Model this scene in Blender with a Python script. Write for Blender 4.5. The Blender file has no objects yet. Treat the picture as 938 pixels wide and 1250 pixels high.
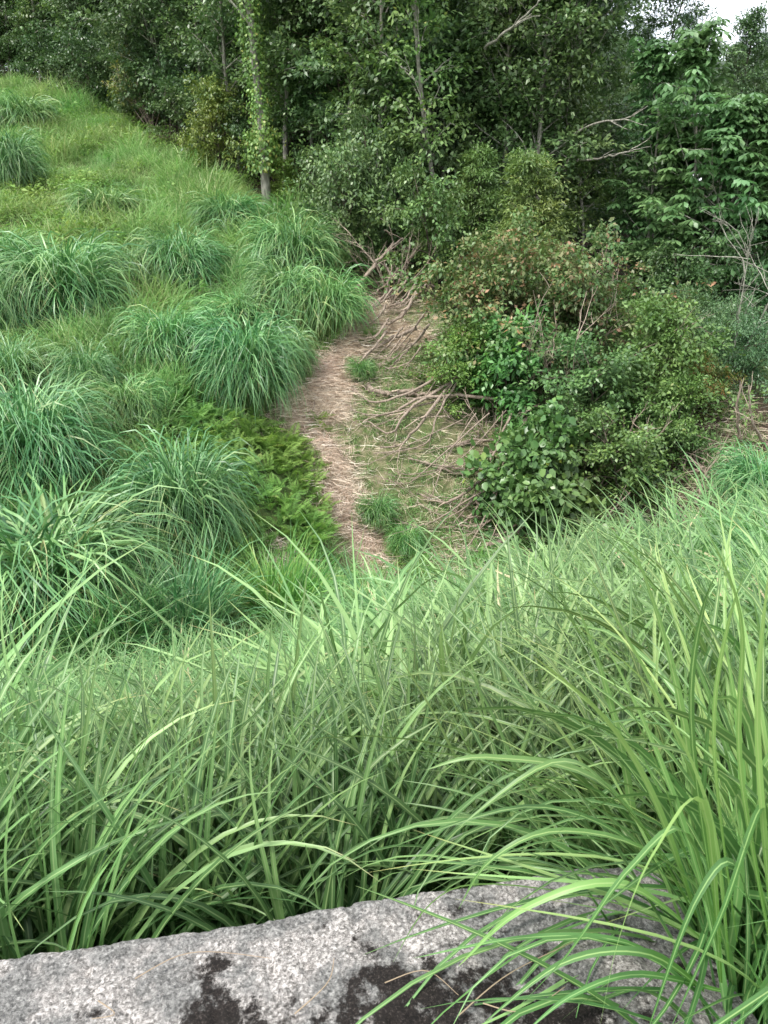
import bpy, math, random
import numpy as np
from mathutils import Vector, Matrix, Euler

SC = bpy.context.scene
COL = SC.collection
R = math.radians
PI = math.pi

# ------------------------------------------------------------------ camera
PITCH = R(20.0)
FPX = 940.0
cam_d = bpy.data.cameras.new("camera")
cam = bpy.data.objects.new("camera", cam_d)
COL.objects.link(cam)
cam.location = (0, 0, 0)
cam.rotation_euler = (PI / 2 - PITCH, 0, 0)
cam_d.sensor_fit = 'HORIZONTAL'
cam_d.sensor_width = 36.0
cam_d.lens = 36.0 * FPX / 938.0
cam_d.clip_start = 0.02
cam_d.clip_end = 3000
cam_d.dof.use_dof = True
cam_d.dof.focus_distance = 2.8
cam_d.dof.aperture_fstop = 20
SC.camera = cam

# ------------------------------------------------------------------ world and sun
SUN_EL, SUN_AZ = R(58), R(-128)      # azimuth measured from +Y towards +X
w = bpy.data.worlds.new("World")
SC.world = w
w.use_nodes = True
nt = w.node_tree
nt.nodes.clear()
wo = nt.nodes.new('ShaderNodeOutputWorld')
bg = nt.nodes.new('ShaderNodeBackground')
sky = nt.nodes.new('ShaderNodeTexSky')
sky.sky_type = 'NISHITA'
sky.sun_disc = False
sky.sun_elevation = SUN_EL
sky.sun_rotation = SUN_AZ
sky.dust_density = 2.5
tc = nt.nodes.new('ShaderNodeTexCoord')
mp = nt.nodes.new('ShaderNodeMapping')
mp.inputs['Scale'].default_value = (1, 1, 3)
nz = nt.nodes.new('ShaderNodeTexNoise')
nz.inputs['Scale'].default_value = 3.0
nz.inputs['Detail'].default_value = 6
rp = nt.nodes.new('ShaderNodeMapRange')
rp.inputs['From Min'].default_value = 0.36
rp.inputs['From Max'].default_value = 0.6
rp.inputs['To Min'].default_value = 0.55
rp.inputs['To Max'].default_value = 1.0
mx = nt.nodes.new('ShaderNodeMix')
mx.data_type = 'RGBA'
mx.inputs['B'].default_value = (11.2, 11.7, 12.2, 1)
nt.links.new(tc.outputs['Generated'], mp.inputs['Vector'])
nt.links.new(mp.outputs['Vector'], nz.inputs['Vector'])
nt.links.new(nz.outputs['Fac'], rp.inputs['Value'])
nt.links.new(rp.outputs['Result'], mx.inputs['Factor'])
nt.links.new(sky.outputs['Color'], mx.inputs['A'])
nt.links.new(mx.outputs['Result'], bg.inputs['Color'])
bg.inputs['Strength'].default_value = 0.12
nt.links.new(bg.outputs['Background'], wo.inputs['Surface'])

sun_d = bpy.data.lights.new("sun", 'SUN')
sun_d.energy = 3.0
sun_d.angle = R(10)
sun_d.color = (1.0, 0.96, 0.9)
sun = bpy.data.objects.new("sun", sun_d)
COL.objects.link(sun)
sdir = Vector((math.sin(SUN_AZ) * math.cos(SUN_EL), math.cos(SUN_AZ) * math.cos(SUN_EL), math.sin(SUN_EL)))
sun.rotation_euler = sdir.to_track_quat('Z', 'Y').to_euler()
sun.location = (0, 0, 40)

SC.view_settings.view_transform = 'Standard'
SC.view_settings.look = 'None'
SC.view_settings.exposure = 0.85
SC.view_settings.gamma = 1.0
SC.cycles.max_bounces = 6
SC.cycles.diffuse_bounces = 3
SC.cycles.glossy_bounces = 2
SC.cycles.transmission_bounces = 4

# ------------------------------------------------------------------ image rays
def ray(xi, yi):
    u = (xi - 469.0) / FPX
    v = (625.0 - yi) / FPX
    return np.array([u, math.cos(PITCH) + v * math.sin(PITCH), -math.sin(PITCH) + v * math.cos(PITCH)])

def at(xi, yi, Y):
    d = ray(xi, yi)
    return d * (Y / d[1])

# ------------------------------------------------------------------ terrain height
CTRL_IMG = [  # photo x, photo y, distance forward
    (0, 100, 36), (150, 142, 31), (0, 200, 25), (150, 205, 24.5), (250, 232, 23), (320, 258, 21.5),
    (0, 300, 18), (120, 312, 17.5), (250, 335, 17), (400, 375, 16), (0, 400, 14.6), (150, 405, 14.6),
    (300, 450, 13.6), (390, 410, 15.0), (0, 520, 11.6), (150, 555, 11.2), (300, 570, 11.4),
    (0, 655, 9.4), (150, 690, 9.2), (260, 695, 9.6), (390, 660, 10.7), (440, 705, 11.0), (400, 520, 13.2),
    (455, 425, 15.0), (450, 368, 16.8), (530, 560, 12.8), (600, 650, 11.7), (700, 690, 11.2), (560, 700, 11.0),
    (640, 480, 14.0), (760, 560, 12.6), (800, 640, 11.4), (880, 560, 12.0), (900, 505, 13.2), (760, 375, 18.5), (600, 345, 19),
]
CTRL_W = [  # x, y, z
    (-2.5, 0.4, -1.62), (0, 0.3, -1.60), (2.5, 0.4, -1.5), (0, -3, -1.6), (-5, -3, -1.7), (5, -3, -1.5),
    (-2.5, 1.7, -2.15), (0, 1.8, -2.1), (1.8, 1.7, -1.85), (4, 2, -1.9),
    (-5, 3, -3.1), (-2, 3, -2.95), (0, 3, -2.6), (2, 3, -2.35), (4, 3.2, -2.2),
    (-6, 5, -4.1), (-3, 5, -4.0), (0, 5, -3.5), (2.5, 5, -2.95), (5, 5, -2.6),
    (-6, 7, -4.75), (-3, 7, -4.75), (0, 7, -4.35), (3, 7, -3.6), (6, 7, -3.1),
    (0.3, 9, -5.05), (3, 9, -4.35), (6, 9, -3.5), (8, 12, -3.2),
    (-14, 12, -2.2), (-16, 20, 0.6), (-22, 36, 6.2), (-12, 45, 7.6), (-30, 60, 9), (0, 30, 2.8), (0, 45, 7.0),
    (9, 20, -1.2), (10, 30, 0.8), (15, 45, 3.0), (20, 20, -1.5), (14, 8, -3), (-14, 4, -4), (-12, -3, -2.2), (12, -3, -1.5),
    (30, 60, 2.0), (0, 70, 6), (-25, 20, 1.5), (30, 30, 0),
]
_c = np.array([at(*c) for c in CTRL_IMG] + [np.array(c, float) for c in CTRL_W])

def _U(r2):
    return 0.5 * r2 * np.log(r2 + 1e-9)

def _fit():
    n = len(_c)
    d2 = ((_c[:, None, :2] - _c[None, :, :2]) ** 2).sum(-1)
    K = _U(d2) + np.eye(n) * 0.35
    P = np.c_[np.ones(n), _c[:, :2]]
    A = np.zeros((n + 3, n + 3))
    A[:n, :n] = K
    A[:n, n:] = P
    A[n:, :n] = P.T
    return np.linalg.solve(A, np.r_[_c[:, 2], 0, 0, 0])
_w = _fit()

def vnoise(x, y, s, seed=0):
    """smooth value noise, numpy"""
    x = np.asarray(x, float) / s + 137.0
    y = np.asarray(y, float) / s + 71.0
    xi, yi = np.floor(x), np.floor(y)
    fx, fy = x - xi, y - yi
    fx = fx * fx * (3 - 2 * fx)
    fy = fy * fy * (3 - 2 * fy)
    def h(a, b):
        v = np.sin(a * 127.1 + b * 311.7 + seed * 74.7) * 43758.5453
        return v - np.floor(v)
    return (h(xi, yi) * (1 - fx) + h(xi + 1, yi) * fx) * (1 - fy) + (h(xi, yi + 1) * (1 - fx) + h(xi + 1, yi + 1) * fx) * fy

def _tps(x, y):
    x = np.asarray(x, float)
    y = np.asarray(y, float)
    sh = x.shape
    x = x.ravel(); y = y.ravel()
    z = _w[-3] + _w[-2] * x + _w[-1] * y
    for i in range(len(_c)):
        z += _w[i] * _U((x - _c[i, 0]) ** 2 + (y - _c[i, 1]) ** 2)
    return z.reshape(sh)

GX0, GX1, GY0, GY1, GS = -32.0, 32.0, -4.0, 72.0, 0.2
_gx = np.arange(GX0, GX1 + GS / 2, GS)
_gy = np.arange(GY0, GY1 + GS / 2, GS)
_mx, _my = np.meshgrid(_gx, _gy, indexing='ij')
_H = _tps(_mx, _my)
_f = np.clip((_my - 3) / 4, 0, 1)
_H += ((vnoise(_mx, _my, 2.2, 1) - .5) * 0.35 + (vnoise(_mx, _my, 0.9, 2) - .5) * 0.14) * _f
_H += (vnoise(_mx, _my, 0.4, 3) - .5) * 0.05

def hz(x, y):
    x = np.clip(np.asarray(x, float), GX0, GX1 - .01)
    y = np.clip(np.asarray(y, float), GY0, GY1 - .01)
    a = (x - GX0) / GS; b = (y - GY0) / GS
    i = a.astype(int) if hasattr(a, 'astype') else int(a)
    j = b.astype(int) if hasattr(b, 'astype') else int(b)
    fa = a - i; fb = b - j
    return (_H[i, j] * (1 - fa) + _H[i + 1, j] * fa) * (1 - fb) + (_H[i, j + 1] * (1 - fa) + _H[i + 1, j + 1] * fa) * fb

def hit(xi, yi, lift=0.0, ymin=1.5):
    """where the line of sight meets the ground (raised by lift)"""
    d = ray(xi, yi)
    t = np.arange(ymin / d[1], 60 / d[1], 0.02)
    P = d[None] * t[:, None]
    below = P[:, 2] < hz(P[:, 0], P[:, 1]) + lift
    k = np.argmax(below) if below.any() else len(t) - 1
    return P[k].copy()

# ------------------------------------------------------------------ mesh helpers
def mk_mesh(name, V, F, mat=None, attrs=None, smooth=True):
    me = bpy.data.meshes.new(name)
    V = np.asarray(V, np.float32)
    F = np.asarray(F, np.int32)
    n, k = F.shape
    me.vertices.add(len(V))
    me.vertices.foreach_set('co', V.ravel())
    me.loops.add(n * k)
    me.loops.foreach_set('vertex_index', F.ravel())
    me.polygons.add(n)
    me.polygons.foreach_set('loop_start', np.arange(0, n * k, k, dtype=np.int32))
    if smooth:
        me.polygons.foreach_set('use_smooth', np.ones(n, bool))
    for a, v in (attrs or {}).items():
        at_ = me.attributes.new(a, 'FLOAT', 'POINT')
        at_.data.foreach_set('value', np.asarray(v, np.float32))
    if mat:
        me.materials.append(mat)
    me.update(calc_edges=True)
    me.validate()
    return me

def link(name, me, parent=None):
    o = bpy.data.objects.new(name, me)
    COL.objects.link(o)
    if parent is not None:
        o.parent = parent
    return o

def empty(name, loc=(0, 0, 0)):
    o = bpy.data.objects.new(name, None)
    o.empty_display_size = 0.2
    COL.objects.link(o)
    o.location = loc
    return o

def tag(o, label=None, cat=None, group=None, kind=None):
    if label: o['label'] = label
    if cat: o['category'] = cat
    if group: o['group'] = group
    if kind: o['kind'] = kind
    return o

def copy_tree(o, parent=None):
    c = o.copy()
    COL.objects.link(c)
    if parent is not None:
        c.parent = parent
    for ch in o.children:
        copy_tree(ch, c)
    return c

def joinV(parts):
    """parts: list of (V, F, attrs) with the same face size"""
    off = 0
    Vs, Fs, A = [], [], {}
    for V, F, a in parts:
        Vs.append(V); Fs.append(F + off); off += len(V)
        for k, v in a.items():
            A.setdefault(k, []).append(v)
    return np.concatenate(Vs), np.concatenate(Fs), {k: np.concatenate(v) for k, v in A.items()}

def blades(rng, base, az, t0, t1, L, W, k=6, across=2, power=1.4, roll=0.35, fold=0.25, rnd=None, side=0.0):
    """arching grass blades; angles t0 (at the base) to t1 (at the tip) from the vertical"""
    n = len(L)
    s = np.linspace(0, 1, k + 1)
    sm = (s[1:] + s[:-1]) / 2
    th = t0[:, None] + (t1 - t0)[:, None] * sm[None] ** power
    dh = np.sin(th) * (L / k)[:, None]
    dz = np.cos(th) * (L / k)[:, None]
    hh = np.concatenate([np.zeros((n, 1)), np.cumsum(dh, 1)], 1)
    zz = np.concatenate([np.zeros((n, 1)), np.cumsum(dz, 1)], 1)
    thn = t0[:, None] + (t1 - t0)[:, None] * s[None] ** power
    azs = az[:, None] + side * (rng.random((n, 1)) - .5) * s[None] ** 2
    ca, sa = np.cos(azs), np.sin(azs)
    P = np.stack([base[:, 0:1] + ca * hh, base[:, 1:2] + sa * hh, base[:, 2:3] + zz], -1)
    nor = np.stack([-np.cos(thn) * ca, -np.cos(thn) * sa, np.sin(thn)], -1)
    sd = np.stack([-sa, ca, np.zeros_like(ca)], -1)
    rr = (rng.normal(0, roll, n)[:, None] + (rng.normal(0, roll, n))[:, None] * s[None])[..., None]
    S = sd * np.cos(rr) + nor * np.sin(rr)
    N = nor * np.cos(rr) - sd * np.sin(rr)
    wp = np.minimum(1, 0.45 + 2.2 * s) * (1 - s ** 2.6) + 0.02
    ww = (W[:, None] * wp[None] / 2)[..., None]
    if across == 2:
        V = np.stack([P - S * ww, P + S * ww], 2)
    else:
        V = np.stack([P - S * ww + N * ww * fold, P, P + S * ww + N * ww * fold], 2)
    a = across
    idx = np.arange(n * (k + 1) * a).reshape(n, k + 1, a)
    F = []
    for c in range(a - 1):
        F.append(np.stack([idx[:, :-1, c], idx[:, :-1, c + 1], idx[:, 1:, c + 1], idx[:, 1:, c]], -1).reshape(-1, 4))
    F = np.concatenate(F)
    if rnd is None:
        rnd = rng.random(n)
    R_ = np.broadcast_to(rnd[:, None, None], (n, k + 1, a)).ravel()
    T_ = np.broadcast_to(s[None, :, None], (n, k + 1, a)).ravel()
    U_ = np.broadcast_to(np.abs(np.linspace(-1, 1, a))[None, None, :], (n, k + 1, a)).ravel()
    return V.reshape(-1, 3), F, {'rnd': R_, 'along': T_, 'across': U_}

def tubes(paths, radii, sides=6):
    """paths: list of (m,3) arrays, radii: list of (m,) arrays"""
    parts = []
    for i, (P, r) in enumerate(zip(paths, radii)):
        P = np.asarray(P, float)
        m = len(P)
        T = np.gradient(P, axis=0)
        T /= np.linalg.norm(T, axis=1, keepdims=True) + 1e-9
        ref = np.array([0.3, 0.2, 1.0]) if abs(T[0][2]) < .8 else np.array([1.0, 0.2, 0.1])
        A = np.cross(T, ref); A /= np.linalg.norm(A, axis=1, keepdims=True) + 1e-9
        B = np.cross(T, A)
        an = np.linspace(0, 2 * PI, sides, endpoint=False)
        V = P[:, None] + (A[:, None] * np.cos(an)[None, :, None] + B[:, None] * np.sin(an)[None, :, None]) * np.asarray(r)[:, None, None]
        idx = np.arange(m * sides).reshape(m, sides)
        F = np.stack([idx[:-1], np.roll(idx[:-1], -1, 1), np.roll(idx[1:], -1, 1), idx[1:]], -1).reshape(-1, 4)
        parts.append((V.reshape(-1, 3), F, {'rnd': np.full(m * sides, (i * 0.618) % 1)}))
    return joinV(parts)

def leaves(rng, pos, fwd, nor, L, W, tmpl='oval', rnd=None, droop=0.0):
    """leaf faces at pos pointing along fwd with normal nor"""
    n = len(pos)
    fwd = fwd / (np.linalg.norm(fwd, axis=1, keepdims=True) + 1e-9)
    sd = np.cross(nor, fwd); sd /= np.linalg.norm(sd, axis=1, keepdims=True) + 1e-9
    nn = np.cross(fwd, sd)
    if tmpl == 'oval':       # 4 points, one quad folded along its length
        T = np.array([[0, 0, 0], [.45, .5, .06], [1, 0, -.08], [.45, -.5, .06]])
        Fq = np.array([[0, 3, 2, 1]])
    elif tmpl == 'wide':     # broad round leaf
        T = np.array([[0, 0, 0], [.15, .42, .04], [.6, .5, .04], [1.0, 0, -.12], [.6, -.5, .04], [.15, -.42, .04], [.5, 0, -.05]])
        Fq = np.array([[0, 6, 2, 1], [6, 3, 2, 2], [0, 5, 4, 6], [6, 4, 3, 3]])
        Fq = np.array([[0, 6, 2, 1], [0, 5, 4, 6], [6, 4, 3, 2]])
    else:                    # long obovate leaf, bent down
        T = np.array([[0, 0, 0], [.4, .22, .05], [.75, .5, -.02], [1.0, 0, -.2], [.75, -.5, -.02], [.4, -.22, .05], [.5, 0, .0]])
        Fq = np.array([[0, 6, 2, 1], [0, 5, 4, 6], [6, 4, 3, 2]])
    V = (pos[:, None] + fwd[:, None] * (T[None, :, 0] * L[:, None])[..., None]
         + sd[:, None] * (T[None, :, 1] * W[:, None])[..., None]
         + nn[:, None] * (T[None, :, 2] * L[:, None])[..., None])
    m = len(T)
    F = (Fq[None] + (np.arange(n) * m)[:, None, None]).reshape(-1, 4)
    if rnd is None:
        rnd = rng.random(n)
    return V.reshape(-1, 3), F, {'rnd': np.repeat(rnd, m)}

# ------------------------------------------------------------------ materials
def new_mat(name):
    m = bpy.data.materials.new(name)
    m.use_nodes = True
    m.node_tree.nodes.clear()
    return m, m.node_tree.nodes, m.node_tree.links

def foliage_mat(name, cols, rough=0.45, trans=0.3, spec=0.5, base=None, rib=None, noise=0.5, tint_obj=True):
    """cols: ramp of leaf colours picked per leaf"""
    m, N, Lk = new_mat(name)
    out = N.new('ShaderNodeOutputMaterial')
    at_ = N.new('ShaderNodeAttribute'); at_.attribute_name = 'rnd'
    ramp = N.new('ShaderNodeValToRGB')
    cr = ramp.color_ramp
    while len(cr.elements) < len(cols):
        cr.elements.new(0.5)
    for e, (p, c) in zip(cr.elements, cols):
        e.position = p
        e.color = (*c, 1)
    Lk.new(at_.outputs['Fac'], ramp.inputs['Fac'])
    col = ramp.outputs['Color']
    if base is not None:     # blade foot colour
        al = N.new('ShaderNodeAttribute'); al.attribute_name = 'along'
        mr = N.new('ShaderNodeMapRange')
        mr.inputs['From Min'].default_value = 0.0
        mr.inputs['From Max'].default_value = 0.35
        Lk.new(al.outputs['Fac'], mr.inputs['Value'])
        mm = N.new('ShaderNodeMix'); mm.data_type = 'RGBA'
        mm.inputs['A'].default_value = (*base, 1)
        Lk.new(mr.outputs['Result'], mm.inputs['Factor'])
        Lk.new(col, mm.inputs['B'])
        col = mm.outputs['Result']
        # dry tips on some blades
        mt = N.new('ShaderNodeMath'); mt.operation = 'MULTIPLY'
        gt = N.new('ShaderNodeMapRange'); gt.inputs['From Min'].default_value = .90; gt.inputs['From Max'].default_value = .98
        Lk.new(al.outputs['Fac'], gt.inputs['Value'])
        g2 = N.new('ShaderNodeMapRange'); g2.inputs['From Min'].default_value = .6; g2.inputs['From Max'].default_value = .9
        Lk.new(at_.outputs['Fac'], g2.inputs['Value'])
        Lk.new(gt.outputs['Result'], mt.inputs[0]); Lk.new(g2.outputs['Result'], mt.inputs[1])
        m3 = N.new('ShaderNodeMix'); m3.data_type = 'RGBA'
        m3.inputs['B'].default_value = (0.32, 0.24, 0.10, 1)
        Lk.new(mt.outputs['Value'], m3.inputs['Factor'])
        Lk.new(col, m3.inputs['A'])
        col = m3.outputs['Result']
    if rib is not None:
        ac = N.new('ShaderNodeAttribute'); ac.attribute_name = 'across'
        mr = N.new('ShaderNodeMapRange')
        mr.inputs['From Min'].default_value = 0.10
        mr.inputs['From Max'].default_value = 0.22
        mr.inputs['To Min'].default_value = 0.75
        mr.inputs['To Max'].default_value = 0.0
        Lk.new(ac.outputs['Fac'], mr.inputs['Value'])
        mm = N.new('ShaderNodeMix'); mm.data_type = 'RGBA'
        mm.inputs['B'].default_value = (*rib, 1)
        Lk.new(mr.outputs['Result'], mm.inputs['Factor'])
        Lk.new(col, mm.inputs['A'])
        col = mm.outputs['Result']
    if noise:
        g = N.new('ShaderNodeNewGeometry')
        nz = N.new('ShaderNodeTexNoise'); nz.inputs['Scale'].default_value = 0.9; nz.inputs['Detail'].default_value = 3
        Lk.new(g.outputs['Position'], nz.inputs['Vector'])
        mr = N.new('ShaderNodeMapRange')
        mr.inputs['From Min'].default_value = 0.3; mr.inputs['From Max'].default_value = 0.7
        mr.inputs['To Min'].default_value = 1 - noise * .5; mr.inputs['To Max'].default_value = 1 + noise * .5
        Lk.new(nz.outputs['Fac'], mr.inputs['Value'])
        hs = N.new('ShaderNodeHueSaturation')
        Lk.new(mr.outputs['Result'], hs.inputs['Value'])
        Lk.new(col, hs.inputs['Color'])
        nz2 = N.new('ShaderNodeTexNoise'); nz2.inputs['Scale'].default_value = 0.5
        Lk.new(g.outputs['Position'], nz2.inputs['Vector'])
        mr2 = N.new('ShaderNodeMapRange')
        mr2.inputs['From Min'].default_value = 0.3; mr2.inputs['From Max'].default_value = 0.7
        mr2.inputs['To Min'].default_value = .485; mr2.inputs['To Max'].default_value = .53
        Lk.new(nz2.outputs['Fac'], mr2.inputs['Value'])
        Lk.new(mr2.outputs['Result'], hs.inputs['Hue'])
        col = hs.outputs['Color']
    if tint_obj:
        oi = N.new('ShaderNodeObjectInfo')
        mm = N.new('ShaderNodeMix'); mm.data_type = 'RGBA'; mm.blend_type = 'MULTIPLY'
        mm.inputs['Factor'].default_value = 1
        Lk.new(col, mm.inputs['A']); Lk.new(oi.outputs['Color'], mm.inputs['B'])
        col = mm.outputs['Result']
    pb = N.new('ShaderNodeBsdfPrincipled')
    pb.inputs['Roughness'].default_value = rough
    pb.inputs['Specular IOR Level'].default_value = spec
    Lk.new(col, pb.inputs['Base Color'])
    tr = N.new('ShaderNodeBsdfTranslucent')
    hs2 = N.new('ShaderNodeHueSaturation')
    hs2.inputs['Hue'].default_value = 0.493
    hs2.inputs['Saturation'].default_value = 1.1
    hs2.inputs['Value'].default_value = 1.3
    Lk.new(col, hs2.inputs['Color'])
    Lk.new(hs2.outputs['Color'], tr.inputs['Color'])
    ms = N.new('ShaderNodeMixShader'); ms.inputs['Fac'].default_value = trans
    Lk.new(pb.outputs['BSDF'], ms.inputs[1]); Lk.new(tr.outputs['BSDF'], ms.inputs[2])
    Lk.new(ms.outputs['Shader'], out.inputs['Surface'])
    return m

def bark_mat(name, c1, c2, scale=6.0, stretch=4.0, bump=0.4):
    m, N, Lk = new_mat(name)
    out = N.new('ShaderNodeOutputMaterial')
    tc = N.new('ShaderNodeTexCoord')
    mp = N.new('ShaderNodeMapping'); mp.inputs['Scale'].default_value = (stretch, stretch, 1)
    nz = N.new('ShaderNodeTexNoise'); nz.inputs['Scale'].default_value = scale; nz.inputs['Detail'].default_value = 6
    Lk.new(tc.outputs['Object'], mp.inputs['Vector']); Lk.new(mp.outputs['Vector'], nz.inputs['Vector'])
    ramp = N.new('ShaderNodeValToRGB')
    ramp.color_ramp.elements[0].position = .35; ramp.color_ramp.elements[0].color = (*c1, 1)
    ramp.color_ramp.elements[1].position = .65; ramp.color_ramp.elements[1].color = (*c2, 1)
    Lk.new(nz.outputs['Fac'], ramp.inputs['Fac'])
    at_ = N.new('ShaderNodeAttribute'); at_.attribute_name = 'rnd'
    mr = N.new('ShaderNodeMapRange'); mr.inputs['To Min'].default_value = .7; mr.inputs['To Max'].default_value = 1.25
    Lk.new(at_.outputs['Fac'], mr.inputs['Value'])
    hs = N.new('ShaderNodeHueSaturation')
    Lk.new(mr.outputs['Result'], hs.inputs['Value']); Lk.new(ramp.outputs['Color'], hs.inputs['Color'])
    pb = N.new('ShaderNodeBsdfPrincipled'); pb.inputs['Roughness'].default_value = .85
    pb.inputs['Specular IOR Level'].default_value = .2
    bp = N.new('ShaderNodeBump'); bp.inputs['Strength'].default_value = bump; bp.inputs['Distance'].default_value = .02
    Lk.new(nz.outputs['Fac'], bp.inputs['Height']); Lk.new(bp.outputs['Normal'], pb.inputs['Normal'])
    Lk.new(hs.outputs['Color'], pb.inputs['Base Color'])
    Lk.new(pb.outputs['BSDF'], out.inputs['Surface'])
    return m

M = {}
# silver grass
G_COLS = [(0.0, (.045, .12, .04)), (.35, (.085, .195, .065)), (.7, (.14, .27, .09)), (.96, (.22, .35, .13)), (1.0, (.36, .38, .18))]
N_COLS = [(0.0, (.055, .125, .038)), (.3, (.10, .205, .068)), (.65, (.17, .31, .105)), (.93, (.29, .44, .18)), (.975, (.38, .38, .17)), (1.0, (.50, .42, .26))]
M['grass'] = foliage_mat('silver_grass', G_COLS, rough=.40, trans=.18, spec=.5, base=(.10, .16, .04), noise=.35)
M['grass_near'] = foliage_mat('silver_grass_near', N_COLS, rough=.42, trans=.29, spec=.4, base=(.10, .20, .04), rib=(.27, .40, .17), noise=.35)
M['hill'] = foliage_mat('hill_grass', [(0, (.13, .24, .075)), (.4, (.20, .345, .11)), (.8, (.28, .43, .16)), (1, (.38, .43, .21))], rough=.55, trans=.3, spec=.3, base=(.11, .17, .05), noise=.5)
M['weed'] = foliage_mat('weed_leaves', [(0, (.10, .20, .05)), (.6, (.17, .30, .07)), (1, (.24, .34, .10))], rough=.6, trans=.3, spec=.25, noise=.4)
M['fern'] = foliage_mat('fern_leaves', [(0, (.08, .165, .04)), (.5, (.165, .295, .07)), (.92, (.27, .42, .11)), (1, (.34, .28, .13))], rough=.6, trans=.35, spec=.25, noise=.35)
# tree leaves
M['leaf_a'] = foliage_mat('broad_leaves', [(0, (.045, .08, .035)), (.5, (.085, .135, .052)), (.9, (.15, .21, .08)), (1, (.22, .27, .11))], rough=.42, trans=.22, noise=.35)
M['leaf_b'] = foliage_mat('olive_leaves', [(0, (.07, .12, .04)), (.5, (.12, .18, .06)), (.9, (.17, .23, .075)), (1, (.24, .21, .08))], rough=.5, trans=.25, noise=.35)
M['leaf_red'] = foliage_mat('reddish_leaves', [(0, (.05, .11, .035)), (.45, (.10, .16, .055)), (.7, (.16, .17, .08)), (.85, (.22, .13, .085)), (1, (.33, .17, .11))], rough=.5, trans=.22, noise=.4)
M['leaf_dark'] = foliage_mat('dark_needles', [(0, (.02, .05, .025)), (.6, (.035, .08, .038)), (1, (.06, .11, .05))], rough=.6, trans=.1, noise=.3)
M['leaf_whorl'] = foliage_mat('large_whorl_leaves', [(0, (.07, .14, .055)), (.5, (.115, .21, .08)), (1, (.18, .29, .12))], rough=.4, trans=.28, noise=.25)
M['leaf_vine'] = foliage_mat('vine_leaves', [(0, (.045, .10, .04)), (.6, (.08, .155, .06)), (.9, (.13, .22, .08)), (1, (.30, .36, .07))], rough=.38, trans=.2, noise=.25)
M['bark_pale'] = bark_mat('pale_bark', (.18, .17, .14), (.42, .40, .34))
M['bark'] = bark_mat('brown_bark', (.06, .05, .04), (.16, .13, .10))
M['dead'] = bark_mat('dead_wood', (.22, .17, .13), (.46, .37, .30), scale=9)
M['straw'] = foliage_mat('dead_grass', [(0, (.30, .22, .16)), (.5, (.62, .50, .385)), (.85, (.76, .66, .53)), (1, (.82, .76, .66))], rough=.7, trans=.1, spec=.2, noise=.3)

# ------------------------------------------------------------------ ground regions
def poly_world(pts, lift=0.0):
    return np.array([hit(x, y, lift)[:2] for x, y in pts])

def inpoly(px, py, poly):
    c = np.zeros(px.shape, bool)
    n = len(poly)
    for i in range(n):
        x1, y1 = poly[i]; x2, y2 = poly[(i + 1) % n]
        cond = ((y1 > py) != (y2 > py)) & (px < (x2 - x1) * (py - y1) / (y2 - y1 + 1e-12) + x1)
        c ^= cond
    return c

def dist_polyline(px, py, pl):
    d = np.full(px.shape, 1e9)
    for (x1, y1), (x2, y2) in zip(pl[:-1], pl[1:]):
        dx, dy = x2 - x1, y2 - y1
        t = np.clip(((px - x1) * dx + (py - y1) * dy) / (dx * dx + dy * dy + 1e-9), 0, 1)
        d = np.minimum(d, np.hypot(px - x1 - t * dx, py - y1 - t * dy))
    return d

STRAW_LINES = [(poly_world([(465, 375), (430, 425), (395, 470), (385, 520), (410, 560), (405, 610), (430, 650), (460, 690)]), .28),
               (poly_world([(465, 400), (490, 415)]), .45), (poly_world([(365, 495), (415, 500)]), .42)]
GULLY = poly_world([(445, 345), (540, 350), (700, 400), (900, 470), (950, 540), (900, 590), (760, 650), (640, 720), (450, 730), (385, 640), (330, 500), (400, 440), (420, 400)])
FERN_A = poly_world([(205, 475), (285, 500), (340, 530), (390, 570), (400, 630), (390, 690), (300, 715), (160, 700), (170, 640), (200, 560)])
SOIL_SPOTS = [(hit(75, 405)[:2], .6), (hit(300, 510)[:2], .45), (hit(250, 355)[:2], .4), (hit(345, 690)[:2], .3), (hit(870, 590)[:2], 1.1), (hit(915, 520)[:2], 1.2), (hit(450, 352)[:2], .8), (hit(750, 385)[:2], 1.2), (hit(800, 610)[:2], .8)]

def straw_w(x, y):
    w_ = np.zeros(np.shape(x))
    for pl, r in STRAW_LINES:
        d = dist_polyline(x, y, pl) + (vnoise(x, y, .5, 9) - .5) * .5
        w_ = np.maximum(w_, np.clip((r * 1.25 - d) / (r * .5), 0, 1))
    return w_

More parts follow.
